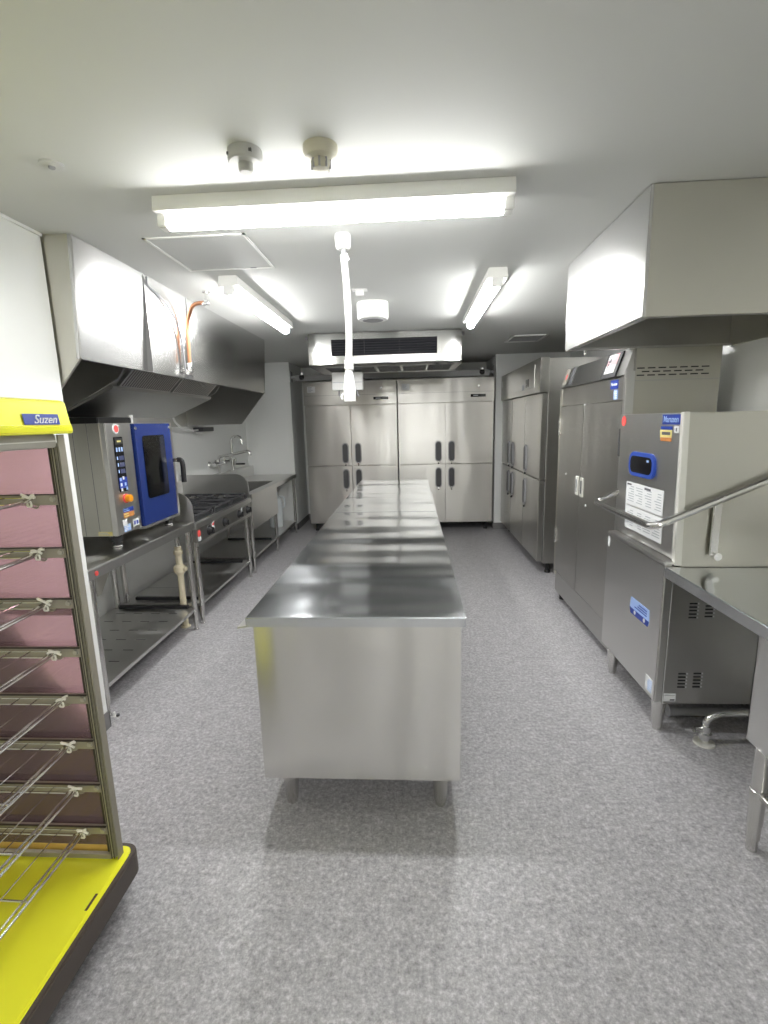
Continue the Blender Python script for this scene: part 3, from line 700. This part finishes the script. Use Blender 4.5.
t = thing('plastic_jug', 'cloudy white plastic jug standing on the shelf under the sink counter', 'jug', (-1.80, 5.95, .163))
MB().lathe([(.0, 0), (.082, 0), (.088, .01), (.088, .30), (.075, .35), (.035, .385), (.03, .40), (.0, .40)], (-1.72, 5.92, .1635), JUG, 28).build('body', None, t)
MB().lathe([(.0, .395), (.034, .395), (.034, .43), (.0, .43)], (-1.72, 5.92, .1635), LIGHTBLUE, 20).build('cap', None, t)
MB().tube([(-1.66, 5.92, .545), (-1.60, 5.92, .53), (-1.60, 5.92, .42), (-1.634, 5.92, .40)], .012, JUG, 10, .03).build('handle', None, t)

t = thing('socket_box', 'dark grey socket box on the wall under the far end of the left steel hood', 'socket', (-2.15, 5.0, 1.37))
MB().box(-2.199, -2.09, 4.85, 5.11, 1.375, 1.418, DARKGREY, .004).build('casing', None, t)
MB().box(-2.195, -2.10, 4.87, 5.09, 1.356, 1.3755, WHITEPL, .003).build('base_plate', None, t)
t = thing('white_cable', 'white cable drooping from the left steel hood to the dark socket box', 'cable', (-2.15, 4.5, 1.45))
MB().tube([(-2.10, 4.24, 1.62), (-2.10, 4.26, 1.48), (-2.10, 4.42, 1.41), (-2.13, 4.70, 1.388), (-2.15, 4.856, 1.392)], .009, WHITEPL, 10, .07).build('cable', None, t)

# ------------------------------------------------------------------ display rack
RX, RY, RZ = -.89, 1.209, .15
t = thing('bread_rack', 'yellow-based display rack with tilted wire shelves and a pink end panel, far left', 'rack', (-1.17, .7, 0))
bx0, bx1, by0, by1 = -1.45, -.872, .15, 1.255
def rrect(x0, x1, y0, y1, r, n=8):
    pts = []
    for (cx_, cy_, a0) in ((x1-r, y1-r, 0), (x0+r, y1-r, PI/2), (x0+r, y0+r, PI), (x1-r, y0+r, 1.5*PI)):
        for k in range(n+1):
            a = a0+PI/2*k/n; pts.append((cx_+r*math.cos(a), cy_+r*math.sin(a)))
    return pts
m = MB().prism(rrect(bx0, bx1-.006, by0, by1-.006, .03), 'z', .10, .155, YELLOW, .004)
m.box(-.897, -.890, 1.040, 1.088, RZ+.0075, RZ+.0088, BROWN)
m.build('base_tray', None, t)
MB().prism(rrect(bx0-.008, bx1+.009, by0-.01, by1+.009, .045), 'z', .078, .152, BROWN, .010).build('bumper', None, t)
for (x, y) in ((-.96, 1.12), (-1.38, 1.12), (-.96, .28), (-1.38, .28)):
    c = MB().box(x-.016, x+.016, y-.022, y+.022, .055, .086, GREYPLASTIC, .003).cyl((x-.012, y, .0305), (x+.012, y, .0305), .030, RUBBER, 20).build('caster', None, t)
# the tray sits inside the bumper: raise its top surface a little above the inner rim
MB().prism(rrect(bx0+.004, bx1-.012, by0+.004, by1-.012, .028), 'z', .149, .158, YELLOW, .002).build('tray_mat', None, t)
MB().box(bx0+.03, bx1-.06, by1-.036, by1-.006, .157, .190, plain('shaded_yellow_orange_tan', (.74, .50, .12), .45), .003).build('shaded_tray_rear', None, t)  # rear of the yellow tray as a block, its shaded orange tone painted in
for y in (RY, .2):
    MB().box(RX-.009, RX-.0055, y-.014, y+.012, .155, 1.42, BRONZE, .001).build('post', None, t)
    MB().box(-1.442, -1.40, y-.012, y+.018, .155, 1.42, BRONZE, .002).build('post', None, t)
ch = MB().box(RX-.016, RX-.009, RY-.002, RY+.010, .16, 1.40, BRONZED).box(RX-.033, RX-.015, RY-.012, RY+.010, .16, 1.40, BRONZE, .003).box(RX-.028, RX-.026, RY-.0135, RY-.011, .16, 1.40, BRONZED).box(RX-.0205, RX-.019, RY-.0135, RY-.011, .16, 1.40, BRONZED).box(RX-.045, RX-.032, RY-.002, RY+.010, .16, 1.40, BRONZED)
ch.box(-1.40, RX-.03, RY-.012, RY+.0, .158, .173, BRONZE)
ch.build('end_frame', None, t)
MB().box(-1.405, RX-.043, RY+.0, RY+.006, .196, 1.405, PINK).build('end_panel', None, t, label='pink translucent end panel')
MB().box(RX-.020, RX-.010, .2, RY-.012, 1.388, 1.422, RAILGREY, .003).box(RX-.019, RX-.0085, .2, RY-.012, 1.403, 1.406, CREAMSTEEL).box(-1.40, RX-.032, RY-.010, RY+.014, 1.392, 1.422, RAILGREY, .003).build('top_rail', None, t)
MB().box(-1.4, RX-.06, RY+.012, RY+.03, .925, .948, BRONZED).build('rear_crossbar', None, t)
cn = MB().prism([(RX+.012, 1.422), (RX+.016, 1.426), (RX+.016, 1.441), (RX+.013, 1.443), (RX+.004, 1.500), (RX-.01, 1.506), (-1.45, 1.506), (-1.45, 1.422)], 'y', .15, 1.228, YELLOW, .003)
cn = cn.build('canopy', None, t)
pl = MB(); xs0, xs1 = RX+.0135, RX+.0100
pl.prism([(RX+.0145, 1.445), (RX+.0155, 1.445), (RX+.012, 1.470), (RX+.011, 1.470)], 'y', 1.072, 1.185, BLUE)
pl = pl.build('name_plate', None, cn)
text('lettering', 'Suzen', .030, PAPER, pl, (RX+.0142, 1.138, 1.4565), '+x', .35, .0008, xs=1.05)
for i in range(8):
    z = 1.256-.142*i
    zs = z
    sh = MB()
    # heavy front pair, thin lengthwise wires, cross wires
    for dx, r in ((-.985, .0036), (-1.000, .0036)):
        sh.tube([(dx, RY-.006, z), (dx-.001, RY-.05, z-.006), (dx, .22, z-.006)], r, CHROME, 8, .03)
    for dx in (-1.055, -1.11, -1.165, -1.22, -1.275, -1.33, -1.385): sh.tube([(dx, RY-.006, z+.004), (dx, .22, z+.004)], .0017, CHROME, 6)
    for yy in (.98, .72, .46, .24): sh.tube([(-.992, yy, z-.009), (-1.39, yy, z+.0005)], .003, CHROME, 6)
    sh.tube([(-.985, RY-.03, z-.008), (-.972, RY-.012, z-.018), (-.985, RY-.008, z-.026), (-1.0, RY-.02, z-.014)], .0025, BRONZE, 6, .006)
    so = sh.build('wire_shelf', None, t)
    br = MB().box(-1.40, RX-.028, RY-.016, RY-.004, z-.016, z+.012, BRONZE, .002)
    br.box(-1.40, RX-.028, RY-.02, RY-.015, z+.011, z+.0135, BRONZED).tube([(-1.4, RY-.022, z+.004), (-1.0, RY-.022, z+.004)], .0018, CHROME, 6).tube([(-1.4, RY-.022, z-.014), (-1.02, RY-.022, z-.014)], .0022, CHROME, 6)
    br.lathe([(.0, 0), (.008, 0), (.006, -.005), (.0, -.005)], (RX-.040, RY-.016, z), RAILGREY, 12, 'y')
    br.build('bracket', None, so)
    tie = MB()
    tx = -.986
    rnd = random.Random(i)
    for q in range(5):
        a = rnd.uniform(-.5, .6); l = rnd.uniform(.012, .022); s = (-1, 1, -1, 1, 1)[q]
        tie.tube([(tx, RY-.024, z+.004), (tx+s*l*.6, RY-.028, z+.008+a*.012), (tx+s*l, RY-.026, z+.006+a*.02)], .0032, TIE, 6, .006)
    tie.tube([(tx-.005, RY-.027, z-.004), (tx+.005, RY-.028, z-.004), (tx+.006, RY-.028, z-.017), (tx-.006, RY-.027, z-.017), (tx-.005, RY-.027, z-.004)], .0025, TIE, 6, .003)
    tie.build('twist_tie', None, so)

# ------------------------------------------------------------------ right: hood
t = thing('corner_hood', 'box-shaped stainless steel hood hanging from the ceiling over the dishwasher, right', 'hood', (1.2, 2.3, 1.78))
hx0, hx1, hy0, hy1, hz = .832, 1.688, 1.893, 2.786, 1.779
MB().box(hx0, hx0+.012, hy0, hy1, hz, ZC-.002, STEELHOOD, .002).build('front_panel', None, t)
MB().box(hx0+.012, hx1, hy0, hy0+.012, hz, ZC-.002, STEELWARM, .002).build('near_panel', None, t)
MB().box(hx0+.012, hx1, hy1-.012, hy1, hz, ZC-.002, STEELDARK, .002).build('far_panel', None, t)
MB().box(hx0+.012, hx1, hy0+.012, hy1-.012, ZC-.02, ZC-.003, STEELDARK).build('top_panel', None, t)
m = MB().box(hx0+.012, hx0+.035, hy0+.012, hy1-.012, hz, hz+.012, STEEL).box(hx0+.035, hx1, hy0+.012, hy0+.035, hz, hz+.012, STEEL).box(hx0+.035, hx1, hy1-.035, hy1-.012, hz, hz+.012, STEEL)
m.build('drip_channel', None, t)
MB().box(hx1-.012, hx1, hy0+.012, hy1-.012, hz, ZC-.02, STEELWARM).build('wall_panel', None, t)
MB().cyl((hx0+.10, hy1-.02, hz), (hx0+.10, hy1-.02, hz-.025), .007, CHROME, 10).build('drain_cock', None, t)

# ------------------------------------------------------------------ right: tall cabinet
t = thing('storage_cabinet', 'tall two-door stainless cabinet with a slanted control header, between dishwasher and six-door refrigerator', 'cabinet', (1.35, 3.27, 0))
cx0, cx1, cy0, cy1 = 1.125, 1.598, 2.692, 3.84
MB().box(cx0+.04, cx1, cy0, cy1, .185, 1.775, STEELV, .003).build('body', None, t)
b_ = bpy.data.objects['body.006'] if 'body.006' in bpy.data.objects else None
m = MB().box(cx0+.045, cx1-.005, cy0-.002, cy0+.001, 1.613, 1.77, STEELWARM).box(cx0+.045, cx1-.005, cy0-.002, cy0+.001, .20, 1.607, STEELWARM)
for r_ in range(3):
    for j in range(7 if r_ != 1 else 6):
        x = 1.175+j*.054+(.025 if r_ == 1 else 0); z = 1.672-r_*.018
        m.box(x, x+.038, cy0-.0035, cy0-.0015, z-.003, z+.003, BLACK)
m.build('side_panel', None, t)
MB().box(cx0-.002, cx0+.045, cy0-.002, cy0+.03, .20, 1.66, STEEL, .003).build('corner_post', None, t)
MB().box(cx0+.005, cx0+.042, cy0+.03, cy1, 1.512, 1.632, STEELV, .002).build('upper_panel', None, t)
up = [o for o in kids(t) if o.name.startswith('upper_panel')][0]
m = MB().box(cx0+.002, cx0+.0055, 2.80, 2.90, 1.578, 1.625, BLUE).box(cx0+.002, cx0+.0055, 2.80, 2.85, 1.52, 1.572, LIGHTBLUE)
lines(m, 'x', cx0+.002, 2.805, 2.845, 1.524, 1.57, 4, PAPER); m = m.build('maker_sticker', None, up)
text('lettering', 'Maruzen', .024, PAPER, m, (cx0+.0015, 2.85, 1.603), '-x')
MB().prism([(cx0-.006, 1.642), (cx0+.0378, 1.777), (cx1-.2, 1.777), (cx1-.2, 1.642)], 'y', cy0+.015, cy1-.02, STEEL, .003).build('control_header', None, t)
hd = [o for o in kids(t) if o.name.startswith('control_header')][0]
def hx(z): return cx0-.006+(z-1.642)*.048/.148
def slab(m, y0, y1, z0, z1, mat, d0=.0, d1=.004):
    m.prism([(hx(z0)-d1, z0), (hx(z1)-d1, z1), (hx(z1)-d0+.001, z1), (hx(z0)-d0+.001, z0)], 'y', y0, y1, mat); return m
m = MB(); slab(m, 2.812, 3.018, 1.644, 1.777, BLACK, 0, .010)
slab(m, 2.847, 2.983, 1.668, 1.77, PINKPR, .010, .0112); slab(m, 2.847, 2.983, 1.668, 1.712, PAPER, .0112, .0120); slab(m, 2.890, 2.983, 1.742, 1.77, PAPER, .0112, .0120)
for (a, z) in ((2.965, 1.74), (2.945, 1.74), (2.962, 1.715)): slab(m, a-.010, a+.004, z-.012, z+.010, INK, .0119, .0126)
for k in range(4): slab(m, 2.855+k*.022, 2.867+k*.022, 1.695, 1.735, INKGREY, .0119, .0124)
slab(m, 2.900, 2.975, 1.758, 1.763, INKGREY, .0119, .0124)
m.build('control_display', None, hd)
m = MB(); slab(m, 3.58, 3.66, 1.65, 1.775, DARKGREY, 0, .003); slab(m, 3.72, 3.80, 1.66, 1.772, RAILGREY, 0, .002); slab(m, 3.74, 3.765, 1.70, 1.735, RED, .002, .003); m.build('header_plate', None, hd)
m = MB(); slab(m, 2.84, 2.86, 1.766, 1.775, WHITEPL, 0, .006); m.build('indicator_lamp', None, hd)
ym = 3.315
for (a, b, hy_) in ((cy0+.034, ym-.001, ym-.045), (ym+.001, cy1-.045, ym+.045)):
    d = MB().box(cx0, cx0+.038, a, b, .236, 1.506, STEELV, .003).build('door', None, t)
    MB().box(cx0-.008, cx0+.001, hy_-.03, hy_+.03, .905, 1.035, CREAMSTEEL, .004).box(cx0-.0095, cx0-.006, hy_-.014, hy_+.014, .925, 1.015, DARKGREY if hy_ < ym else GREYPLASTIC, .002).build('handle', None, d)
MB().box(cx0+.002, cx0+.04, cy1-.043, cy1, .20, 1.632, STEELWARM, .002).build('hinge_stile', None, t)
for z in (1.36, .52): MB().box(cx0-.012, cx0+.004, cy1-.06, cy1-.025, z-.06, z+.06, TUBE, .004).build('hinge', None, t)
MB().box(cx0-.010, cx0-.001, cy0+.01, cy0+.03, 1.215, 1.365, DARKGREY, .003).build('latch', None, t)
MB().lathe([(.0, 0), (.014, 0), (.012, -.003), (.0, -.003)], (cx0+.005, 3.31, 1.497), PAPER, 18, 'x').build('round_tag', None, t)
for (y, z) in ((3.19, .86), (3.62, 1.02)): MB().lathe([(.0, 0), (.008, 0), (.007, -.003), (.0, -.003)], (cx0, y, z), PAPER, 14, 'x').build('screw_cover', None, t)
MB().box(cx0+.012, cx1-.02, cy0+.02, cy1-.02, .065, .225, STEELDARK, .003).build('plinth', None, t)
for x in (cx0+.06, cx1-.07):
    for y in (cy0+.07, cy1-.07): MB().cyl((x, y, 0), (x, y, .066), .022, BLACK, 16).build('foot', None, t)

# ------------------------------------------------------------------ dishwasher
t = thing('dishwasher', 'stainless hood-type dishwasher with a lift bar and white instruction sheets, right', 'dishwasher', (1.32, 2.36, 0))
dx, dx2, dy0, dy1 = 1.068, 1.66, 2.053, 2.664
MB().box(dx+.035, dx2, dy0, dy1, .155, .789, STEELDARK, .003).build('lower_body', None, t)
lb = [o for o in kids(t) if o.name.startswith('lower_body')][0]
m = MB().box(dx, dx+.038, dy0-.003, dy1+.003, .162, .802, STEEL, .006)
door = m.build('front_panel', None, t)
MB().box(dx+.006, dx+.05, dy0, dy1, .802, .816, STEEL, .003).box(dx-.002, dx+.014, dy0-.002, dy1+.002, .797, .816, STEEL, .004).build('ledge', None, t)
MB().box(dx-.0015, dx+.0005, dy1-.035, dy1-.012, .735, .785, PAPER).build('small_tag', None, door)
m = MB().prism([(2.145, .50), (2.155, .478), (2.330, .478), (2.342, .50), (2.335, .558), (2.15, .558)], 'x', dx-.0015, dx+.0005, LIGHTBLUE)
m.prism([(2.145, .505), (2.155, .477), (2.330, .477), (2.342, .505)], 'x', dx-.0022, dx-.0014, BLUE)
for y in (2.19, 2.285): m.lathe([(.0, 0), (.010, 0), (.010, -.001), (.0, -.001)], (dx-.0021, y, .493), PAPER, 14, 'x')
lines(m, 'x', dx-.0015, 2.17, 2.32, .515, .55, 3, BLUE); m.build('blue_label', None, door)
m = MB().box(dx-.0015, dx+.0005, 2.07, 2.135, .185, .255, PAPER); lines(m, 'x', dx-.0015, 2.075, 2.13, .19, .25, 5, LIGHTBLUE); m.build('white_sticker', None, door)
def lv(m, x, z):
    for k in range(5):
        zz = z+.03-k*.016
        m.box(x-.020, x+.012, dy0-.003, dy0+.001, zz-.003, zz+.003, BLACK); m.box(x+.013, x+.019, dy0-.0035, dy0+.001, zz-.003, zz+.003, PAPER)
m = MB().box(dx+.037, dx+.040, dy0-.001, dy0+.001, .16, .79, PAPER)
for (x, z) in ((1.205, .60), (1.272, .605), (1.185, .272), (1.25, .274)): lv(m, x, z)
m.build('vent_louvre', None, lb)
m = MB().box(dx+.042, dx+.095, dy0-.0015, dy0, .168, .205, PAPER).box(dx+.045, dx+.09, dy0-.0022, dy0-.0014, .196, .200, INKGREY).box(dx+.07, dx+.09, dy0-.0022, dy0-.0014, .172, .178, INK)
m.build('rating_plate', None, lb)
for (x, y) in ((dx+.05, dy0+.05), (dx+.05, dy1-.05), (dx2-.06, dy0+.05), (dx2-.06, dy1-.05)):
    MB().tube([(x, y, 0), (x, y, .012), (x, y, .014), (x, y, .157)], [.019, .019, .022, .034], TUBE, 20).build('leg', None, t)
# upper hood and its front
MB().prism([(dx+.062, .790), (dx+.042, 1.438), (dx2, 1.438), (dx2, .790)], 'y', dy0, dy1, STEELWARM, .003).build('hood', None, t)
fp = MB().prism([(dx+.045, .82), (dx+.028, 1.436), (dx+.043, 1.438), (dx+.063, .82)], 'y', dy0+.004, dy1-.004, STEEL).build('hood_front', None, t)
MB().prism([(dx+.036, .801), (dx+.022, 1.44), (dx+.046, 1.442), (dx+.066, .801)], 'y', dy0-.006, dy0+.020, CREAMSTEEL, .002).build('edge_trim', None, t)
def fx(z): return dx+.045-(z-.82)*.017/.616
def stick(m, y0, y1, z0, z1, mat, d0=0., d1=.0015):
    m.prism([(fx(z0)-d1, z0), (fx(z1)-d1, z1), (fx(z1)-d0+.0005, z1), (fx(z0)-d0+.0005, z0)], 'y', y0, y1, mat); return m
m = MB()
def ring(y0, y1, z0, z1, r, d, mat):
    pts = rr_rect(y0, y1, z0, z1, r)
    m.prism(pts, 'x', fx(1.2)-d, fx(1.2)+.004, mat, .003)
ring(2.262, 2.525, 1.138, 1.256, .045, .010, BLUEFRAME); ring(2.282, 2.505, 1.154, 1.240, .034, .012, SCREEN)
m.box(fx(1.2)-.0132, fx(1.2)-.0118, 2.31, 2.33, 1.215, 1.225, LIGHTBLUE)
m.build('control_window', None, fp)
for k, (z0, z1) in enumerate(((.985, 1.100), (.860, .978))):
    m = MB(); stick(m, 2.185, 2.560, z0, z1, PAPER)
    for c in range(4):
        for i in range(7):
            y_ = 2.20+c*.09; z_ = z1-.02-i*(z1-z0-.03)/7; e = y_+random.uniform(.03, .075)
            stick(m, y_, e, z_-.0025, z_+.0015, INKGREY, .0013, .002)
    if k == 0: stick(m, 2.50, 2.545, z1-.015, z1-.007, INK, .0013, .002); stick(m, 2.30, 2.36, z1-.018, z1-.008, INK, .0013, .002)
    m.build('instruction_sheet', None, fp)
m = MB(); stick(m, 2.080, 2.225, 1.39, 1.432, BLUE); m = m.build('maker_sticker', None, fp)
text('lettering', 'Maruzen', .037, LIGHTBLUE, m, (fx(1.41)-.0025, 2.153, 1.411), '-x', .0, .0006, xs=.95)
m = MB(); stick(m, 2.14, 2.235, 1.368, 1.382, BLUE); stick(m, 2.145, 2.24, 1.335, 1.367, PALEYEL); stick(m, 2.145, 2.235, 1.318, 1.334, ORANGELAB); stick(m, 2.155, 2.225, 1.345, 1.358, INK, .0014, .002); m.build('yellow_notice_sticker', None, fp)
m = MB(); stick(m, 2.09, 2.125, 1.355, 1.383, PAPER); stick(m, 2.102, 2.112, 1.362, 1.377, INK, .0014, .002); m.build('small_white_sticker', None, fp)
MB().lathe([(.0, 0), (.026, 0), (.026, -.0015), (.0, -.0015)], (fx(1.404)-.0005, 2.618, 1.404), RED, 24, 'x').build('red_round_sticker', None, fp)
# lift bar
lx = .992
m = MB()
def bar(p, q, w=.013):
    p, q = Vector(p), Vector(q); m.tube([p, q], w*1.25, TUBE, 8)
m.tube([(1.60-.01, dy0-.028, 1.232), (lx+.02, dy0-.028, .982), (lx, dy0-.005, .974), (lx, dy1-.02, .974), (lx+.02, dy1+.004, .982), (1.59, dy1+.004, 1.232)], .0155, TUBE, 10, .02)
arm = m.build('lift_bar', None, t)
MB().box(1.235, 1.268, dy0-.020, dy0-.010, .845, 1.085, TUBE, .003).build('link_rod', None, t)
MB().cyl((1.262, dy0-.034, .846), (1.262, dy0-.001, .846), .016, CHROME, 18).cyl((1.262, dy0-.040, 1.095), (1.262, dy0-.012, 1.095), .008, CHROME, 12).build('pivot_bolt', None, t)

# dish table
t = thing('dish_table', 'stainless dish table with a sink tank and tube legs, in front of the dishwasher', 'table', (1.3, 1.45, 0))
tx0, ty0, ty1, tz = 1.062, .80, 2.044, .797
m = MB().box(tx0, tx0+.075, ty0, ty1, tz-.045, tz, STEELTOP, .004).box(tx0+.07, 1.675, 1.52, ty1, tz-.03, tz-.006, STEELTOP, .001).box(1.60, 1.675, ty0, 1.58, tz-.03, tz-.006, STEELTOP).box(tx0+.07, 1.61, ty0, .92, tz-.03, tz-.006, STEELTOP)
m.build('tabletop', None, t)
b = MB(); x0, x1, y0_, y1_ = tx0+.032, 1.61, .90, 1.512
b.box(x0, x0+.004, y0_, y1_, .375, tz-.04, STEEL).box(x1-.004, x1, y0_, y1_, .375, tz-.02, STEEL).box(x0, x1, y0_, y0_+.004, .375, tz-.02, STEEL).box(x0, x1, y1_-.004, y1_, .375, tz-.02, STEEL).box(x0, x1, y0_, y1_, .37, .376, STEEL)
b.build('sink_tank', None, t)
MB().box(1.67, 1.685, ty0, ty1, tz-.01, .95, STEEL, .002).build('backsplash', None, t)
for (x, y) in ((1.112, 1.452), (1.112, .85), (1.63, 1.452), (1.63, .85)):
    MB().tube([(x, y, 0), (x, y, .045), (x, y, .046), (x, y, .10), (x, y, .102), (x, y, .20), (x, y, .202), (x, y, .225), (x, y, .227), (x, y, .372)], [.0165, .0165, .020, .020, .0225, .0225, .025, .025, .0225, .0225], TUBE, 20).build('leg', None, t)
MB().cyl((1.112, 1.44, .212), (1.112, .86, .212), .012, TUBE).build('side_brace', None, t)
MB().cyl((1.12, 1.452, .212), (1.62, 1.452, .212), .012, TUBE).build('cross_brace', None, t)

# floor valve
t = thing('floor_valve', 'chrome angle valve with a curved pipe standing on the floor under the dish table', 'valve', (1.265, 2.0, 0))
vx, vy = 1.272, 2.0
MB().lathe([(.0, 0), (.044, 0), (.042, .006), (.030, .012), (.0, .012)], (vx, vy, 0), CREAMSTEEL, 28).build('floor_flange', None, t)
MB().lathe([(.0, .01), (.02, .01), (.02, .03), (.026, .034), (.026, .05), (.019, .054), (.019, .085), (.0, .087)], (vx, vy, 0), CHROME, 20).build('valve_body', None, t)
MB().cyl((vx, vy, .062), (vx-.05, vy-.004, .070), .013, CHROME, 16).cyl((vx-.05, vy-.004, .062), (vx-.058, vy-.004, .062), .018, CHROME, 16).build('bonnet', None, t)
MB().tube([(vx-.066, vy-.03, .080), (vx-.064, vy-.005, .066), (vx-.066, vy+.024, .045)], .007, CHROME, 10).cyl((vx-.055, vy-.004, .062), (vx-.066, vy-.004, .062), .008, CHROME, 10).build('handle', None, t)
MB().tube([(vx, vy, .08), (vx+.002, vy, .115), (vx+.05, vy, .143), (vx+.14, vy, .143), (vx+.31, vy+.02, .143)], .0135, CHROME, 14, .05).build('curved_pipe', None, t)
t = thing('drain_pipe', 'grey pipe lying low along the floor behind the chrome angle valve', 'pipe', (1.4, 2.12, 0))
MB().cyl((1.22, 2.20, .024), (1.68, 2.20, .024), .022, GREYPLASTIC, 16).build('pipe', None, t)
MB().lathe([(.0, 0), (.027, 0), (.027, .03), (.0, .03)], (1.215, 2.20, .028), GREYPLASTIC, 20, 'x').build('socket_end', None, t)

# floor clip by the wall corner
t = thing('floor_anchor', 'small white floor clip by the foot of the oven table near the wall corner', 'clip', (-1.46, 2.17, 0))
MB().box(-1.530, -1.512, 2.135, 2.16, 0, .004, WHITEPL, .001).box(-1.527, -1.518, 2.14, 2.155, .003, .022, WHITEPL, .002).build('clip', None, t)
MB().cyl((-1.503, 2.148, .0), (-1.503, 2.148, .010), .008, DARKGREY, 14).build('screw', None, t)

# ------------------------------------------------------------------ world, camera
w = bpy.data.worlds.new('world'); S.world = w; w.use_nodes = True
w.node_tree.nodes['Background'].inputs['Color'].default_value = (1, 1, 1, 1)
w.node_tree.nodes['Background'].inputs['Strength'].default_value = 0.0

f, p, ya, ro, h = 485.799, -.184643, .0600647, .0248582, 1.43322
r0 = Vector((math.cos(ya), math.sin(ya), 0))
F = Vector((-math.sin(ya)*math.cos(p), math.cos(ya)*math.cos(p), math.sin(p)))
U = Vector((math.sin(ya)*math.sin(p), -math.cos(ya)*math.sin(p), math.cos(p)))
R = math.cos(ro)*r0-math.sin(ro)*U; Up = math.sin(ro)*r0+math.cos(ro)*U
cam = bpy.data.cameras.new('camera'); co = bpy.data.objects.new('camera', cam); COL.objects.link(co)
cam.sensor_fit = 'HORIZONTAL'; cam.sensor_width = 36; cam.lens = 36*f/768; cam.clip_start = .02
co.matrix_world = Matrix(((R.x, Up.x, -F.x, 0), (R.y, Up.y, -F.y, 0), (R.z, Up.z, -F.z, h), (0, 0, 0, 1)))
S.camera = co
S.view_settings.view_transform = 'Standard'
try: S.view_settings.look = 'None'
except Exception: pass
S.view_settings.gamma = 1.; S.view_settings.use_curve_mapping = False
S.view_settings.exposure = 1.06
S.cycles.use_denoising = True
S.cycles.max_bounces = 14; S.cycles.diffuse_bounces = 8; S.cycles.glossy_bounces = 8; S.cycles.transparent_max_bounces = 12
S.cycles.sample_clamp_indirect = 8.
